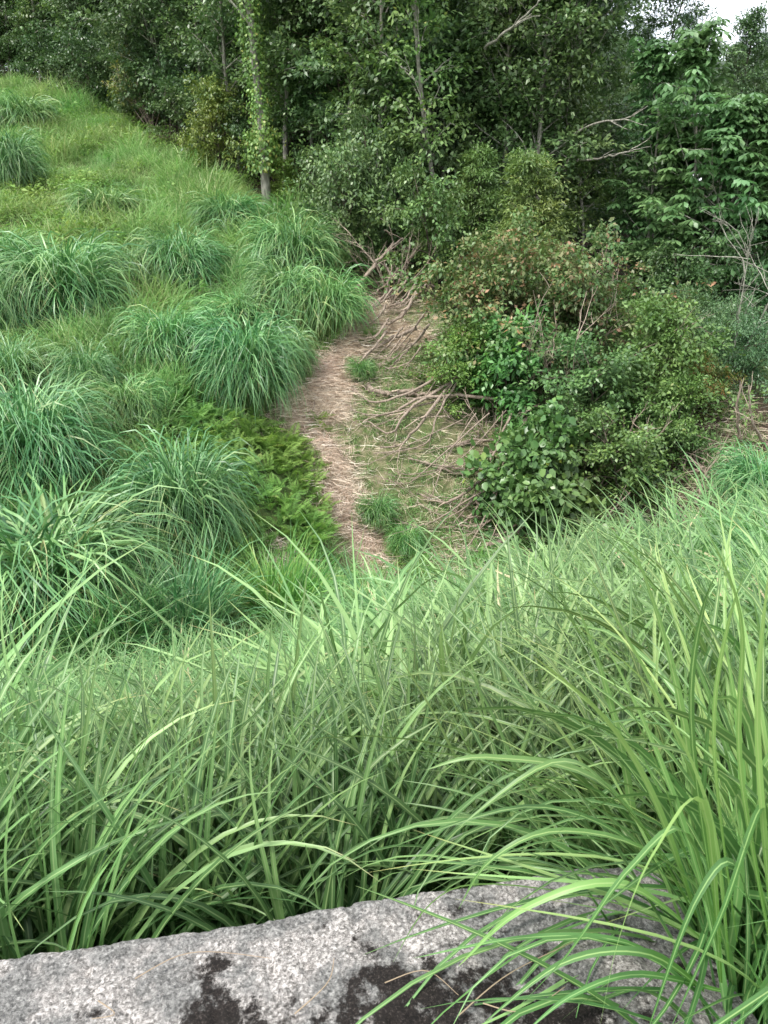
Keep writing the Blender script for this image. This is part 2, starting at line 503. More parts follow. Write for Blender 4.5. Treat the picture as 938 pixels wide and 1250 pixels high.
# ------------------------------------------------------------------ ground sheet
def build_ground():
    def axis(a, b, s, far):
        core = np.arange(a, b + s / 2, s)
        ext = s * 1.35 ** np.arange(1, 26)
        ext = np.cumsum(ext)
        ext = ext[ext < far]
        return np.r_[(a - ext)[::-1], core, b + ext]
    xs = axis(-16, 14, .16, 900)
    ys = axis(-2, 32, .16, 900)
    X, Y = np.meshgrid(xs, ys, indexing='ij')
    Z = hz(X, Y)
    V = np.stack([X, Y, Z], -1).reshape(-1, 3)
    idx = np.arange(X.size).reshape(X.shape)
    F = np.stack([idx[:-1, :-1], idx[1:, :-1], idx[1:, 1:], idx[:-1, 1:]], -1).reshape(-1, 4)
    st = straw_w(X, Y)
    gl = inpoly(X, Y, GULLY).astype(float)
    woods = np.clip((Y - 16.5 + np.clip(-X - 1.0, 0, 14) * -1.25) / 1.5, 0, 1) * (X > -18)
    soil = np.zeros(X.shape)
    for (c, r) in SOIL_SPOTS:
        soil = np.maximum(soil, np.clip(1.5 - np.hypot(X - c[0], Y - c[1]) / r, 0, 1))
    m, N, Lk = new_mat('ground')
    out = N.new('ShaderNodeOutputMaterial')
    g = N.new('ShaderNodeNewGeometry')
    def noise(s, d=6, ro=.6):
        n_ = N.new('ShaderNodeTexNoise'); n_.inputs['Scale'].default_value = s; n_.inputs['Detail'].default_value = d
        n_.inputs['Roughness'].default_value = ro
        Lk.new(g.outputs['Position'], n_.inputs['Vector'])
        return n_.outputs['Fac']
    def ramp(f, e):
        r_ = N.new('ShaderNodeValToRGB')
        while len(r_.color_ramp.elements) < len(e): r_.color_ramp.elements.new(.5)
        for a, (p, c) in zip(r_.color_ramp.elements, e):
            a.position = p; a.color = (*c, 1)
        Lk.new(f, r_.inputs['Fac'])
        return r_.outputs['Color']
    def mix(f, a, b):
        m_ = N.new('ShaderNodeMix'); m_.data_type = 'RGBA'
        Lk.new(f, m_.inputs['Factor']); Lk.new(a, m_.inputs['A']); Lk.new(b, m_.inputs['B'])
        return m_.outputs['Result']
    def attr(n_):
        a = N.new('ShaderNodeAttribute'); a.attribute_name = n_
        return a.outputs['Fac']
    grass = ramp(noise(9, 8), [(.3, (.035, .05, .02)), (.5, (.07, .11, .035)), (.7, (.14, .15, .06))])
    gully = ramp(noise(5, 8), [(.3, (.05, .06, .03)), (.45, (.10, .13, .05)), (.58, (.19, .18, .10)), (.75, (.32, .26, .19))])
    straw = ramp(noise(30, 8, .75), [(.3, (.20, .15, .11)), (.5, (.50, .405, .315)), (.7, (.72, .62, .50))])
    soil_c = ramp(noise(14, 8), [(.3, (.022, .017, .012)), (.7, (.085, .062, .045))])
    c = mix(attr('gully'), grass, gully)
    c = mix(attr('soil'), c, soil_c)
    c = mix(attr('straw'), c, straw)
    pb = N.new('ShaderNodeBsdfPrincipled'); pb.inputs['Roughness'].default_value = .95
    pb.inputs['Specular IOR Level'].default_value = .1
    Lk.new(c, pb.inputs['Base Color'])
    bp = N.new('ShaderNodeBump'); bp.inputs['Strength'].default_value = .8; bp.inputs['Distance'].default_value = .06
    Lk.new(noise(22, 8, .7), bp.inputs['Height'])
    Lk.new(bp.outputs['Normal'], pb.inputs['Normal'])
    Lk.new(pb.outputs['BSDF'], out.inputs['Surface'])
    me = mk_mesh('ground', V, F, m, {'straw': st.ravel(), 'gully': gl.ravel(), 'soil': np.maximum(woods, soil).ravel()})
    o = link('ground', me)
    tag(o, 'sloping ground under the grass, litter and woods', kind='structure')
build_ground()

# ------------------------------------------------------------------ concrete kerb wall
ZC = -1.35
def on_plane(xi, yi, z):
    d = ray(xi, yi)
    return d * (z / d[2])
CA = on_plane(0, 1168, ZC); CB = on_plane(770, 1046, ZC)
CD = (CB - CA); CD[2] = 0; CD /= np.linalg.norm(CD)      # along
CN = np.array([CD[1], -CD[0], 0])                         # towards the camera
def build_concrete():
    L0, L1 = -3.2, np.linalg.norm(CB[:2] - CA[:2]) + .06
    W_ = .42; Hh = .55
    rc = .018
    # profile (distance towards camera, height) from back foot over the top to the front foot
    prof = []
    for z in np.linspace(-Hh, -rc, 24): prof.append((0, z))
    for a in np.linspace(0, PI / 2, 8)[1:]: prof.append((rc - rc * math.cos(a), -rc + rc * math.sin(a)))
    for x in np.linspace(rc, W_ - rc, 110)[1:]: prof.append((x, 0))
    for a in np.linspace(0, PI / 2, 8)[1:]: prof.append((W_ - rc + rc * math.sin(a), -rc + rc * math.cos(a)))
    for z in np.linspace(-rc, -Hh, 20)[1:]: prof.append((W_, z))
    prof = np.array(prof)
    ls = np.r_[np.linspace(L0, -.4, 60)[:-1], np.arange(-.4, L1, .0042)]
    PX, LL = np.meshgrid(np.arange(len(prof)), ls, indexing='ij')
    d = prof[PX, 0]; z = prof[PX, 1].copy()
    # worn end at the right, sunken and uneven
    e = np.clip((LL - (L1 - .28)) / .28, 0, 1)
    z = z - e ** 2 * .035 * (z > -.3)
    d = d + (vnoise(LL, d * 0, .16, 5) - .5) * .010 * np.exp(-d * 8)
    nzv = (vnoise(LL, d, .11, 7) - .5) * .012 + (vnoise(LL, d, .03, 8) - .5) * .006 + (vnoise(LL, d, .011, 11) - .5) * .0042 + (vnoise(LL, d, .006, 12) - .5) * .003
    chip = np.clip(vnoise(LL, d, .035, 21) - .78, 0, 1) * -.05
    chip += -np.clip(vnoise(LL, d, .012, 23) - .84, 0, 1) * .03
    top = z > -.08
    edge = np.exp(-((d - .0) / .02) ** 2)
    z = z + (nzv + chip) * top + edge * top * (vnoise(LL, d, .03, 22) - .6) * .010
    d = d + np.where(top, 0, nzv)
    P = CA[None, None] + CD[None, None] * LL[..., None] + CN[None, None] * d[..., None]
    P[..., 2] = ZC + z
    V = P.reshape(-1, 3)
    idx = np.arange(PX.size).reshape(PX.shape)
    F = np.stack([idx[:-1, :-1], idx[:-1, 1:], idx[1:, 1:], idx[1:, :-1]], -1).reshape(-1, 4)
    m, N, Lk = new_mat('weathered_concrete')
    out = N.new('ShaderNodeOutputMaterial')
    g = N.new('ShaderNodeNewGeometry')
    def noise(s, d_=6, ro=.6, off=0):
        n_ = N.new('ShaderNodeTexNoise'); n_.inputs['Scale'].default_value = s; n_.inputs['Detail'].default_value = d_
        n_.inputs['Roughness'].default_value = ro
        mp_ = N.new('ShaderNodeMapping'); mp_.inputs['Location'].default_value = (off, off * .7, 0)
        Lk.new(g.outputs['Position'], mp_.inputs['Vector']); Lk.new(mp_.outputs['Vector'], n_.inputs['Vector'])
        return n_.outputs['Fac']
    def ramp(f, e):
        r_ = N.new('ShaderNodeValToRGB')
        while len(r_.color_ramp.elements) < len(e): r_.color_ramp.elements.new(.5)
        for a, (p, c) in zip(r_.color_ramp.elements, e):
            a.position = p; a.color = (*c, 1)
        Lk.new(f, r_.inputs['Fac'])
        return r_.outputs['Color']
    def mixc(f, a, b):
        m_ = N.new('ShaderNodeMix'); m_.data_type = 'RGBA'
        Lk.new(f, m_.inputs['Factor'])
        for s_, v in (('A', a), ('B', b)):
            if isinstance(v, tuple): m_.inputs[s_].default_value = (*v, 1)
            else: Lk.new(v, m_.inputs[s_])
        return m_.outputs['Result']
    def mr(f, a, b, c=0, d_=1):
        r_ = N.new('ShaderNodeMapRange')
        r_.inputs['From Min'].default_value = a; r_.inputs['From Max'].default_value = b
        r_.inputs['To Min'].default_value = c; r_.inputs['To Max'].default_value = d_
        Lk.new(f, r_.inputs['Value']); return r_.outputs['Result']
    basec = ramp(noise(110, 8, .85), [(.36, (.04, .04, .04)), (.46, (.125, .122, .118)), (.55, (.21, .205, .195)), (.66, (.36, .35, .335))])
    lich = ramp(noise(130, 8, .85, 3), [(.40, (.08, .075, .07)), (.48, (.23, .212, .198)), (.58, (.46, .435, .415))])
    c = mixc(mr(noise(6.5, 6, .65, 5), .47, .56), basec, lich)
    va = N.new('ShaderNodeTexVoronoi'); va.inputs['Scale'].default_value = 190
    Lk.new(g.outputs['Position'], va.inputs['Vector'])
    vb = N.new('ShaderNodeSeparateColor'); Lk.new(va.outputs['Color'], vb.inputs['Color'])
    hv = N.new('ShaderNodeHueSaturation'); Lk.new(mr(vb.outputs['Green'], 0, 1, 0.62, 1.38), hv.inputs['Value']); Lk.new(c, hv.inputs['Color'])
    c = hv.outputs['Color']
    # pits and dark aggregate
    vo = N.new('ShaderNodeTexVoronoi'); vo.inputs['Scale'].default_value = 85
    Lk.new(g.outputs['Position'], vo.inputs['Vector'])
    vr = N.new('ShaderNodeMath'); vr.operation = 'LESS_THAN'; vr.inputs[1].default_value = .16
    Lk.new(vo.outputs['Distance'], vr.inputs[0])
    vc = N.new('ShaderNodeSeparateColor'); Lk.new(vo.outputs['Color'], vc.inputs['Color'])
    vg = N.new('ShaderNodeMath'); vg.operation = 'GREATER_THAN'; vg.inputs[1].default_value = .55
    Lk.new(vc.outputs['Red'], vg.inputs[0])
    vm = N.new('ShaderNodeMath'); vm.operation = 'MULTIPLY'; Lk.new(vr.outputs[0], vm.inputs[0]); Lk.new(vg.outputs[0], vm.inputs[1])
    vm2 = N.new('ShaderNodeMath'); vm2.operation = 'MULTIPLY'; Lk.new(vm.outputs[0], vm2.inputs[0]); vm2.inputs[1].default_value = .75
    c = mixc(vm2.outputs[0], c, (.06, .06, .065))
    # black moss, more towards the camera side
    ac = N.new('ShaderNodeAttribute'); ac.attribute_name = 'moss'
    ad = N.new('ShaderNodeMath'); ad.operation = 'ADD'
    Lk.new(noise(13, 9, .72, 11), ad.inputs[0]); Lk.new(ac.outputs['Fac'], ad.inputs[1])
    moss = ramp(noise(210, 8, .85, 8), [(.38, (.004, .004, .004)), (.55, (.020, .016, .014)), (.66, (.13, .11, .10))])
    c = mixc(mr(ad.outputs[0], .555, .63), c, moss)
    pb = N.new('ShaderNodeBsdfPrincipled'); pb.inputs['Roughness'].default_value = .93
    pb.inputs['Specular IOR Level'].default_value = .2
    Lk.new(c, pb.inputs['Base Color'])
    bp = N.new('ShaderNodeBump'); bp.inputs['Strength'].default_value = .9; bp.inputs['Distance'].default_value = .006
    Lk.new(noise(130, 8, .8), bp.inputs['Height'])
    Lk.new(bp.outputs['Normal'], pb.inputs['Normal'])
    Lk.new(pb.outputs['BSDF'], out.inputs['Surface'])
    mossv = np.clip((d - .10) / .2, 0, 1) * .08 - .05
    mossv = mossv + np.exp(-((LL - .85) / .35) ** 2) * .02 + .0
    for (mx_, my_, r_, k_) in [(115, 1232, .045, .10), (255, 1215, .085, .11), (300, 1245, .10, .10), (250, 1175, .03, .07), (450, 1235, .10, .10), (560, 1225, .13, .11), (460, 1175, .05, .08), (660, 1235, .10, .1), (20, 1230, .12, -.08), (180, 1200, .06, -.1), (360, 1190, .08, -.06)]:
        q_ = on_plane(mx_, my_, ZC)
        mossv = mossv + k_ * np.exp(-((P[..., 0] - q_[0]) ** 2 + (P[..., 1] - q_[1]) ** 2) / r_ ** 2)
    me = mk_mesh('concrete_wall', V, F, m, {'moss': mossv.ravel()})
    o = link('concrete_wall', me)
    tag(o, 'weathered grey concrete wall top with black moss stains in the foreground', 'wall')
    return L1
CL1 = build_concrete()

# ------------------------------------------------------------------ scattering many copies as one stuff object
def scatter(name, meshes, pos, rot, scl, idx, label, mat_color=None):
    """one object: a point mesh whose geometry nodes put a source mesh on each point"""
    srcs = bpy.data.collections.new(name + '_sources')
    for i, me in enumerate(meshes):
        so = bpy.data.objects.new('%s_source_%02d' % (name, i), me)
        srcs.objects.link(so)
    me = bpy.data.meshes.new(name)
    me.vertices.add(len(pos))
    me.vertices.foreach_set('co', np.asarray(pos, np.float32).ravel())
    a = me.attributes.new('rot', 'FLOAT_VECTOR', 'POINT'); a.data.foreach_set('vector', np.asarray(rot, np.float32).ravel())
    a = me.attributes.new('scl', 'FLOAT_VECTOR', 'POINT'); a.data.foreach_set('vector', np.asarray(scl, np.float32).ravel())
    a = me.attributes.new('idx', 'INT', 'POINT'); a.data.foreach_set('value', np.asarray(idx, np.int32))
    me.update()
    o = link(name, me)
    ng = bpy.data.node_groups.new(name + '_nodes', 'GeometryNodeTree')
    ng.interface.new_socket('Geometry', in_out='INPUT', socket_type='NodeSocketGeometry')
    ng.interface.new_socket('Geometry', in_out='OUTPUT', socket_type='NodeSocketGeometry')
    N, Lk = ng.nodes, ng.links
    gi = N.new('NodeGroupInput'); go = N.new('NodeGroupOutput')
    ci = N.new('GeometryNodeCollectionInfo'); ci.inputs['Collection'].default_value = srcs
    ci.inputs['Separate Children'].default_value = True
    ci.inputs['Reset Children'].default_value = True
    ip = N.new('GeometryNodeInstanceOnPoints')
    ip.inputs['Pick Instance'].default_value = True
    def named(n_, t):
        x = N.new('GeometryNodeInputNamedAttribute'); x.data_type = t; x.inputs['Name'].default_value = n_
        return x.outputs['Attribute']
    e2r = N.new('FunctionNodeEulerToRotation')
    Lk.new(named('rot', 'FLOAT_VECTOR'), e2r.inputs[0])
    Lk.new(gi.outputs[0], ip.inputs['Points'])
    Lk.new(ci.outputs[0], ip.inputs['Instance'])
    Lk.new(named('idx', 'INT'), ip.inputs['Instance Index'])
    Lk.new(e2r.outputs[0], ip.inputs['Rotation'])
    Lk.new(named('scl', 'FLOAT_VECTOR'), ip.inputs['Scale'])
    Lk.new(ip.outputs[0], go.inputs[0])
    md = o.modifiers.new('scatter', 'NODES'); md.node_group = ng
    tag(o, label, kind='stuff')
    return o

rng = np.random.default_rng(11)

# ------------------------------------------------------------------ grass tussocks
def tussock_mesh(name, seed, n, mat, r0=.16, L=(.75, 1.25), W=.02, t1=(1.4, 2.5), t0=(.05, .75), k=6, lean=(0, 0), across=2):
    """unit clump: radius about 0.8, height about 0.75"""
    g = np.random.default_rng(seed)
    az = g.random(n) * 2 * PI
    rr = np.sqrt(g.random(n)) * r0
    a2 = g.random(n) * 2 * PI
    base = np.stack([np.cos(a2) * rr, np.sin(a2) * rr, np.full(n, -.05)], -1)
    az = np.where(g.random(n) < .6, a2 + g.normal(0, .5, n), az)
    q = g.random(n)
    T0 = t0[0] + (t0[1] - t0[0]) * q
    T1 = t1[0] + (t1[1] - t1[0]) * g.random(n)
    Ls = (L[0] + (L[1] - L[0]) * g.random(n)) * (1 - .25 * q)
    Ws = W * (.6 + .7 * g.random(n))
    V, F, A = blades(g, base, az, T0, T1, Ls, Ws, k=k, across=across, power=1.25, side=1.2)
    V[:, 0] += lean[0] * np.clip(V[:, 2], 0, 2) ** 1.5
    V[:, 1] += lean[1] * np.clip(V[:, 2], 0, 2) ** 1.5
    return mk_mesh(name, V, F, mat, A)

TUS = [tussock_mesh('tussock_leaves', 100 + i, 1700, M['grass'], r0=.30, L=(.75, 1.35), t0=(.0, .75), t1=(2.1, 3.0), W=.017, k=7) for i in range(4)]
TUS_UP = [tussock_mesh('tussock_leaves', 200 + i, 700, M['grass'], r0=.3, t0=(.02, .5), t1=(.7, 2.0), W=.016) for i in range(2)]

TUSSOCKS = [  # photo x of the foot, photo y of the foot, width px, height px, mesh, tint, label
    (305, 492, 140, 120, 0, (.92, 1, .98), 'round dark-green silver grass tussock standing alone beside the straw path, left of the gully'),
    (228, 665, 172, 145, 1, (.86, .95, .95), 'large drooping tussock surrounded by ferns, left of the straw path'),
    (48, 590, 190, 135, 2, (.95, 1.02, 1.05), 'big bluish tussock at the left edge, halfway down the picture'),
    (20, 480, 110, 70, 3, (1, 1.02, 1), 'small flat tussock at the left edge above the big bluish one'),
    (85, 392, 160, 100, 1, (1, 1.03, .98), 'wide arching tussock above the bare soil patch on the left slope'),
    (12, 410, 90, 80, 0, (1, 1, 1), 'tussock cut by the left picture edge beside the wide arching one'),
    (222, 352, 110, 75, 2, (.9, 1, .95), 'comb-like dark tussock drooping right, halfway up the left slope'),
    (160, 350, 90, 50, 3, (1, 1, .95), 'low tussock between the wide arching one and the comb-like one'),
    (18, 228, 75, 60, 1, (.88, .98, .95), 'dark tussock at the left edge high on the slope'),
    (360, 335, 120, 75, 3, (1.05, 1.05, .95), 'pale tussock at the foot of the vine-wrapped trunk'),
    (395, 400, 120, 75, 0, (1.0, 1.05, .9), 'tussock hanging over the head of the gully beside the roots'),
    (280, 285, 95, 48, 2, (.95, 1, .9), 'tussock under the edge of the wood, uphill of the vine-wrapped trunk'),
    (350, 385, 100, 70, 1, (1.05, 1.05, .95), 'pale rough tussock behind the lone round one'),
    (205, 440, 120, 70, 3, (1.08, 1.08, 1.0), 'light tussock just left of the lone round one'),
    (108, 490, 80, 75, 2, (.82, .95, .9), 'narrow dark tussock between two pale ones below the soil patch'),
    (160, 515, 100, 60, 0, (1.08, 1.08, .95), 'pale small tussock above the fern patch'),
    (350, 455, 80, 60, 2, (1.05, 1.05, .95), 'ragged tussock right behind the shoulder of the lone round one'),
    (290, 400, 110, 45, 0, (1.05, 1.08, .95), 'low pale tussock uphill of the lone round one'),
    (30, 160, 80, 38, 3, (1.1, 1.08, 1), 'faint small tussock near the top of the left slope'),
    (130, 270, 90, 40, 1, (1.1, 1.05, .85), 'yellowish low tussock in the weedy middle of the slope'),
    (15, 330, 90, 45, 2, (1.1, 1.08, 1), 'pale low tussock at the left edge above the wide arching one'),
    (260, 330, 60, 35, 3, (1.05, 1.0, .85), 'yellow-green little tussock right of the comb-like one'),
    (920, 620, 100, 75, 1, (1.0, 1.05, 1.0), 'mound of fine grass at the right edge below the shrubs'),
    (460, 640, 60, 42, 3, (.78, .85, .7), 'small dull tuft in the middle of the gully floor'),
    (495, 675, 55, 42, 2, (.85, 1.0, .75), 'small bright tuft at the lower end of the gully floor'),
    (440, 462, 40, 28, 1, (.8, .9, .65), 'tiny tuft on the straw beside the broken branch'),
    (612, 612, 50, 28, 0, (.95, 1.15, .7), 'bright green tuft under the arching dead branches'),
]
for i, (px, py, wp, hp, mi, tint, lab) in enumerate(TUSSOCKS):
    p = hit(px, py, 0, 6)
    dist = np.linalg.norm(p)
    w_m = wp * dist / FPX
    h_m = hp * dist / FPX
    t = empty('grass_tussock', p)
    tag(t, lab, 'grass tussock', 'silver grass tussocks on the slope')
    o = link('leaves', TUS[mi], t)
    s = w_m / 1.85
    o.scale = (s, s, h_m / .64)
    o.rotation_euler = (0, 0, rng.random() * 6.28)
    o.color = (tint[0] * 1.12, tint[1] * 1.10, tint[2] * 1.16, 1)

# the loose tussocks in front of the valley on the left and centre
LOOSE = [
    (60, 745, 215, 175, 0, (1.25, 1.12, 1.15), 'tall pale yellowish tussock low at the left edge above the bank grass'),
    (345, 770, 130, 100, 1, (1.05, 1.2, .75), 'upright lime-green tussock below the fern patch'),
    (225, 800, 170, 120, 0, (.95, 1.0, 1.15), 'bluish loose tussock left of the upright lime-green one'),
    (140, 810, 150, 110, 1, (1.0, 1.0, .95), 'loose tussock between the pale yellowish one and the bluish one'),
]
for (px, py, wp, hp, mi, tint, lab) in LOOSE:
    p = hit(px, py, 0, 5.5)
    dist = np.linalg.norm(p)
    t = empty('grass_tussock', p)
    tag(t, lab, 'grass tussock', 'silver grass tussocks on the slope')
    o = link('leaves', TUS[2] if px == 60 else TUS_UP[mi], t)
    s = wp * dist / FPX / 1.35
    o.scale = (s, s, hp * dist / FPX / .75)
    o.rotation_euler = (0, 0, rng.random() * 6.28)
    o.color = (*tint, 1)

# ------------------------------------------------------------------ grass cover (stuff)
def clump(name, seed, n, mat, r0, L, W, t0, t1, k, across=2, power=1.4):
    g = np.random.default_rng(seed)
    az = g.random(n) * 2 * PI
    rr = np.sqrt(g.random(n)) * r0
    a2 = g.random(n) * 2 * PI
    base = np.stack([np.cos(a2) * rr, np.sin(a2) * rr, np.full(n, -.05)], -1)
    T0 = t0[0] + (t0[1] - t0[0]) * g.random(n)
    T1 = t1[0] + (t1[1] - t1[0]) * g.random(n)
    Ls = L[0] + (L[1] - L[0]) * g.random(n)
    V, F, A = blades(g, base, az, T0, T1, Ls, W * (.6 + .7 * g.random(n)), k=k, across=across, power=power, side=1.0)
    return mk_mesh(name, V, F, mat, A)

def jitter_grid(x0, x1, y0, y1, s, g):
    X, Y = np.meshgrid(np.arange(x0, x1, s), np.arange(y0, y1, s))
    X = X.ravel() + (g.random(X.size) - .5) * s
    Y = Y.ravel() + (g.random(Y.size) - .5) * s
    return X, Y

# foreground sea of silver grass on the bank
def bank_edge(x):      # how far forward the bank grass reaches
    return np.interp(x, [-9, -5, -3, -1, 0, 1.5, 3, 5, 9], [8.2, 7.6, 7.4, 8.0, 9.0, 9.4, 9.4, 9.2, 9])
def back_line(x):      # just behind the concrete
    k = CD[1] / CD[0]
    return CA[1] + (x - CA[0]) * k
SEA = [clump('bank_grass_clump', 300 + i, 88, M['grass_near'], .12, (.7, 1.4), .026, (.02, .60), (.9, 2.7), 8, across=3) for i in range(6)]
g = np.random.default_rng(5)
X, Y = jitter_grid(-9, 8.5, 1.2, 9.8, .385, g)
end = CA[0] + CD[0] * CL1
ok = (Y < bank_edge(X)) & ((Y > back_line(X) + .85) | ((X > end + .5) & (Y > 1.7)))
ok &= np.abs(X) < 1.2 + Y * .72
X, Y = X[ok], Y[ok]
n = len(X)
hgt = .58 + .75 * vnoise(X, Y, .95, 31) ** 1.2 + .12 * g.random(n)
hgt *= np.clip(1 - (Y - 6) * .05, .8, 1)
hgt *= 1 - .28 * np.clip((Y - 3.2) / 1.2, 0, 1) * np.clip((.2 - X) / 1.2, 0, 1)
a = g.random(n) * 6.28
tilt = g.normal(0, .09, (n, 2))
rot = np.stack([tilt[:, 0], tilt[:, 1], a], -1)
scatter('bank_grass', SEA, np.stack([X, Y, hz(X, Y)], -1), rot, np.stack([hgt * .95, hgt * .95, hgt], -1), g.integers(0, 6, n),
        'dense silver grass covering the bank behind the concrete')

# slope cover on the left hill
HC = [clump('slope_grass_clump', 400 + i, 46, M['hill'], .16, (.28, .6), .011, (.05, .6), (.8, 2.3), 4) for i in range(5)]
X, Y = jitter_grid(-20, 1.2, 7.5, 36, .23, g)
ok = (np.abs(X) < 1.0 + Y * .60) & ~((Y > 22.5 + (-X - 3.0) * 1.22 + (vnoise(X, Y, 2, 4) - .5) * 2))
ok &= ~inpoly(X, Y, GULLY) & (Y > bank_edge(X) - 1.2) & (straw_w(X, Y) < .4)
infern = inpoly(X, Y, FERN_A)
ok &= ~infern
for (c, r) in SOIL_SPOTS:
    ok &= ~((np.hypot(X - c[0], Y - c[1]) < r * 1.1) & (g.random(len(X)) < .85))
weedy = vnoise(X, Y, 2.4, 41) * .7 + vnoise(X, Y, .8, 42) * .3
w_zone = (Y > 17.5) & (Y < 27) & (weedy > .50)
ok1 = ok & ~(w_zone & (g.random(len(X)) < .7))
Xh, Yh = X[ok1], Y[ok1]
n = len(Xh)
hs_ = (.65 + 1.75 * vnoise(Xh, Yh, 1.1, 43) ** 1.8) * (.8 + .4 * g.random(n))
rot = np.stack([g.normal(0, .12, n), g.normal(0, .12, n), g.random(n) * 6.28], -1)
scatter('slope_grass', HC, np.stack([Xh, Yh, hz(Xh, Yh)], -1), rot, np.stack([hs_, hs_, hs_], -1), g.integers(0, 5, n),
        'rough pale green grass covering the left slope')

# ferns
def fern_mesh(name, seed, nf=8, L=.55, mat=None, pinna=.09, k=14, t0=(.3, .7), t1=(1.5, 2.0)):
    g = np.random.default_rng(seed)
    parts = []
    for f in range(nf):
        az = 2 * PI * f / nf + g.normal(0, .3)
        Lf = L * g.uniform(.7, 1.15)
        a0, a1 = g.uniform(*t0), g.uniform(*t1)
        s = np.linspace(0, 1, k)
        th = a0 + (a1 - a0) * s
        h = np.cumsum(np.sin(th)) * Lf / k
        z = np.cumsum(np.cos(th)) * Lf / k
        P = np.stack([np.cos(az) * h, np.sin(az) * h, z], -1)
        T = np.stack([np.cos(az) * np.sin(th), np.sin(az) * np.sin(th), np.cos(th)], -1)
        S = np.tile(np.array([-math.sin(az), math.cos(az), 0]), (k, 1))
        Nn = np.cross(T, S); Nn *= np.sign(Nn[:, 2:3] + 1e-6)
        prof = np.sin(np.clip(s * 1.05 + .08, 0, 1) * PI) ** .7
        rr = g.random() * .8
        for sg in (-1, 1):
            fw = S * sg + T * .45 + Nn * -.12 + g.normal(0, .08, (k, 3))
            V, F, A = leaves(g, P, fw, Nn + g.normal(0, .12, (k, 3)), pinna * 1.9 * prof + .01, pinna * .30 * np.ones(k), 'oval', np.clip(rr + g.random(k) * .25, 0, 1))
            parts.append((V, F, A))
    V, F, A = joinV(parts)
    return mk_mesh(name, V, F, mat, A)
FERN = [fern_mesh('fern_plant', 500 + i, nf=7, L=.42, mat=M['fern'], k=24, pinna=.05, t0=(.2, .9), t1=(1.2, 1.9)) for i in range(4)]
X, Y = jitter_grid(-8, 3, 8, 15, .17, g)
ok = inpoly(X, Y, FERN_A)
Xf, Yf = X[ok], Y[ok]
extra = [(hit(x, y)[:2], r) for x, y, r in ((400, 400, .25), (455, 420, .15), (330, 720, .6), (400, 730, .5), (500, 700, .35), (470, 735, .4), (640, 615, .7), (690, 640, .6), (600, 690, .3), (385, 520, .15), (640, 560, .4), (150, 690, .4))]
for c, r in extra:
    k = int(r * r * 60) + 3
    aa = g.random(k) * 6.28; rr = np.sqrt(g.random(k)) * r
    Xf = np.r_[Xf, c[0] + np.cos(aa) * rr]; Yf = np.r_[Yf, c[1] + np.sin(aa) * rr]
n = len(Xf)
sc_ = g.uniform(.55, 1.15, n) * (.6 + .6 * vnoise(Xf, Yf, .6, 51))
scatter('fern_patch', FERN, np.stack([Xf, Yf, hz(Xf, Yf) + .02], -1), np.stack([g.normal(0, .35, n), g.normal(0, .35, n), g.random(n) * 6.28], -1),
        np.stack([sc_] * 3, -1), g.integers(0, 4, n), 'yellow-green fern patch around the large drooping tussock')
# weeds on the slope
def weed_mesh(name, seed, mat, n=60, r=.22, h=.28, L=.07, W=.035):
    g = np.random.default_rng(seed)
    aa = g.random(n) * 6.28; rr = np.sqrt(g.random(n)) * r
    pos = np.stack([np.cos(aa) * rr, np.sin(aa) * rr, g.random(n) * h * (1 - (rr / r) ** 2 * .5)], -1)
    fw = np.stack([np.cos(aa), np.sin(aa), g.normal(.1, .3, n)], -1) + g.normal(0, .5, (n, 3))
    nr = np.array([0, 0, 1.0]) + g.normal(0, .35, (n, 3))
    V, F, A = leaves(g, pos, fw, nr, L * g.uniform(.6, 1.4, n), W * g.uniform(.6, 1.4, n), 'oval')
    return mk_mesh(name, V, F, mat, A)
WEED = [weed_mesh('slope_weed', 600 + i, M['weed']) for i in range(3)] + [weed_mesh('slope_weed', 620, M['weed'], 45, .2, .35, .10, .045)]
Xw, Yw = X_, Y_ = jitter_grid(-20, 3, 9, 34, .3, g)
wd = vnoise(Xw, Yw, 2.4, 41) * .7 + vnoise(Xw, Yw, .8, 42) * .3
ok = (np.abs(Xw) < 1 + Yw * .6) & (Yw < 22.8 + (-Xw - 3.0) * 1.22) & (((Yw > 17.5) & (wd > .46)) | (g.random(len(Xw)) < .10))
ok &= ~inpoly(Xw, Yw, GULLY)
Xw, Yw = Xw[ok], Yw[ok]; n = len(Xw)
sc_ = g.uniform(.7, 1.5, n)
scatter('slope_weeds', WEED, np.stack([Xw, Yw, hz(Xw, Yw) + .03], -1), np.stack([g.normal(0, .1, n), g.normal(0, .1, n), g.random(n) * 6.28], -1),
        np.stack([sc_] * 3, -1), g.integers(0, 4, n), 'leafy low weeds among the grass of the left slope')
# gully floor greenery
GF = [clump('gully_tuft', 700 + i, 40, M['hill'], .14, (.12, .3), .008, (.1, .8), (.8, 2.0), 3) for i in range(3)] + [weed_mesh('gully_weed', 720, M['weed'], 40, .15, .15, .045, .02)]
X, Y = jitter_grid(-3, 9, 9.5, 18, .16, g)
ok = inpoly(X, Y, GULLY) & (vnoise(X, Y, .8, 61) > .30) & (straw_w(X, Y) < .3) & (Y < 16.2)
X, Y = X[ok], Y[ok]; n = len(X)
sc_ = g.uniform(.5, 1.1, n) * (.6 + .9 * vnoise(X, Y, .8, 61))
scatter('gully_greenery', GF, np.stack([X, Y, hz(X, Y)], -1), np.stack([g.normal(0, .15, n), g.normal(0, .15, n), g.random(n) * 6.28], -1),
        np.stack([sc_] * 3, -1), g.integers(0, 4, n), 'thin short greenery on the gully floor')

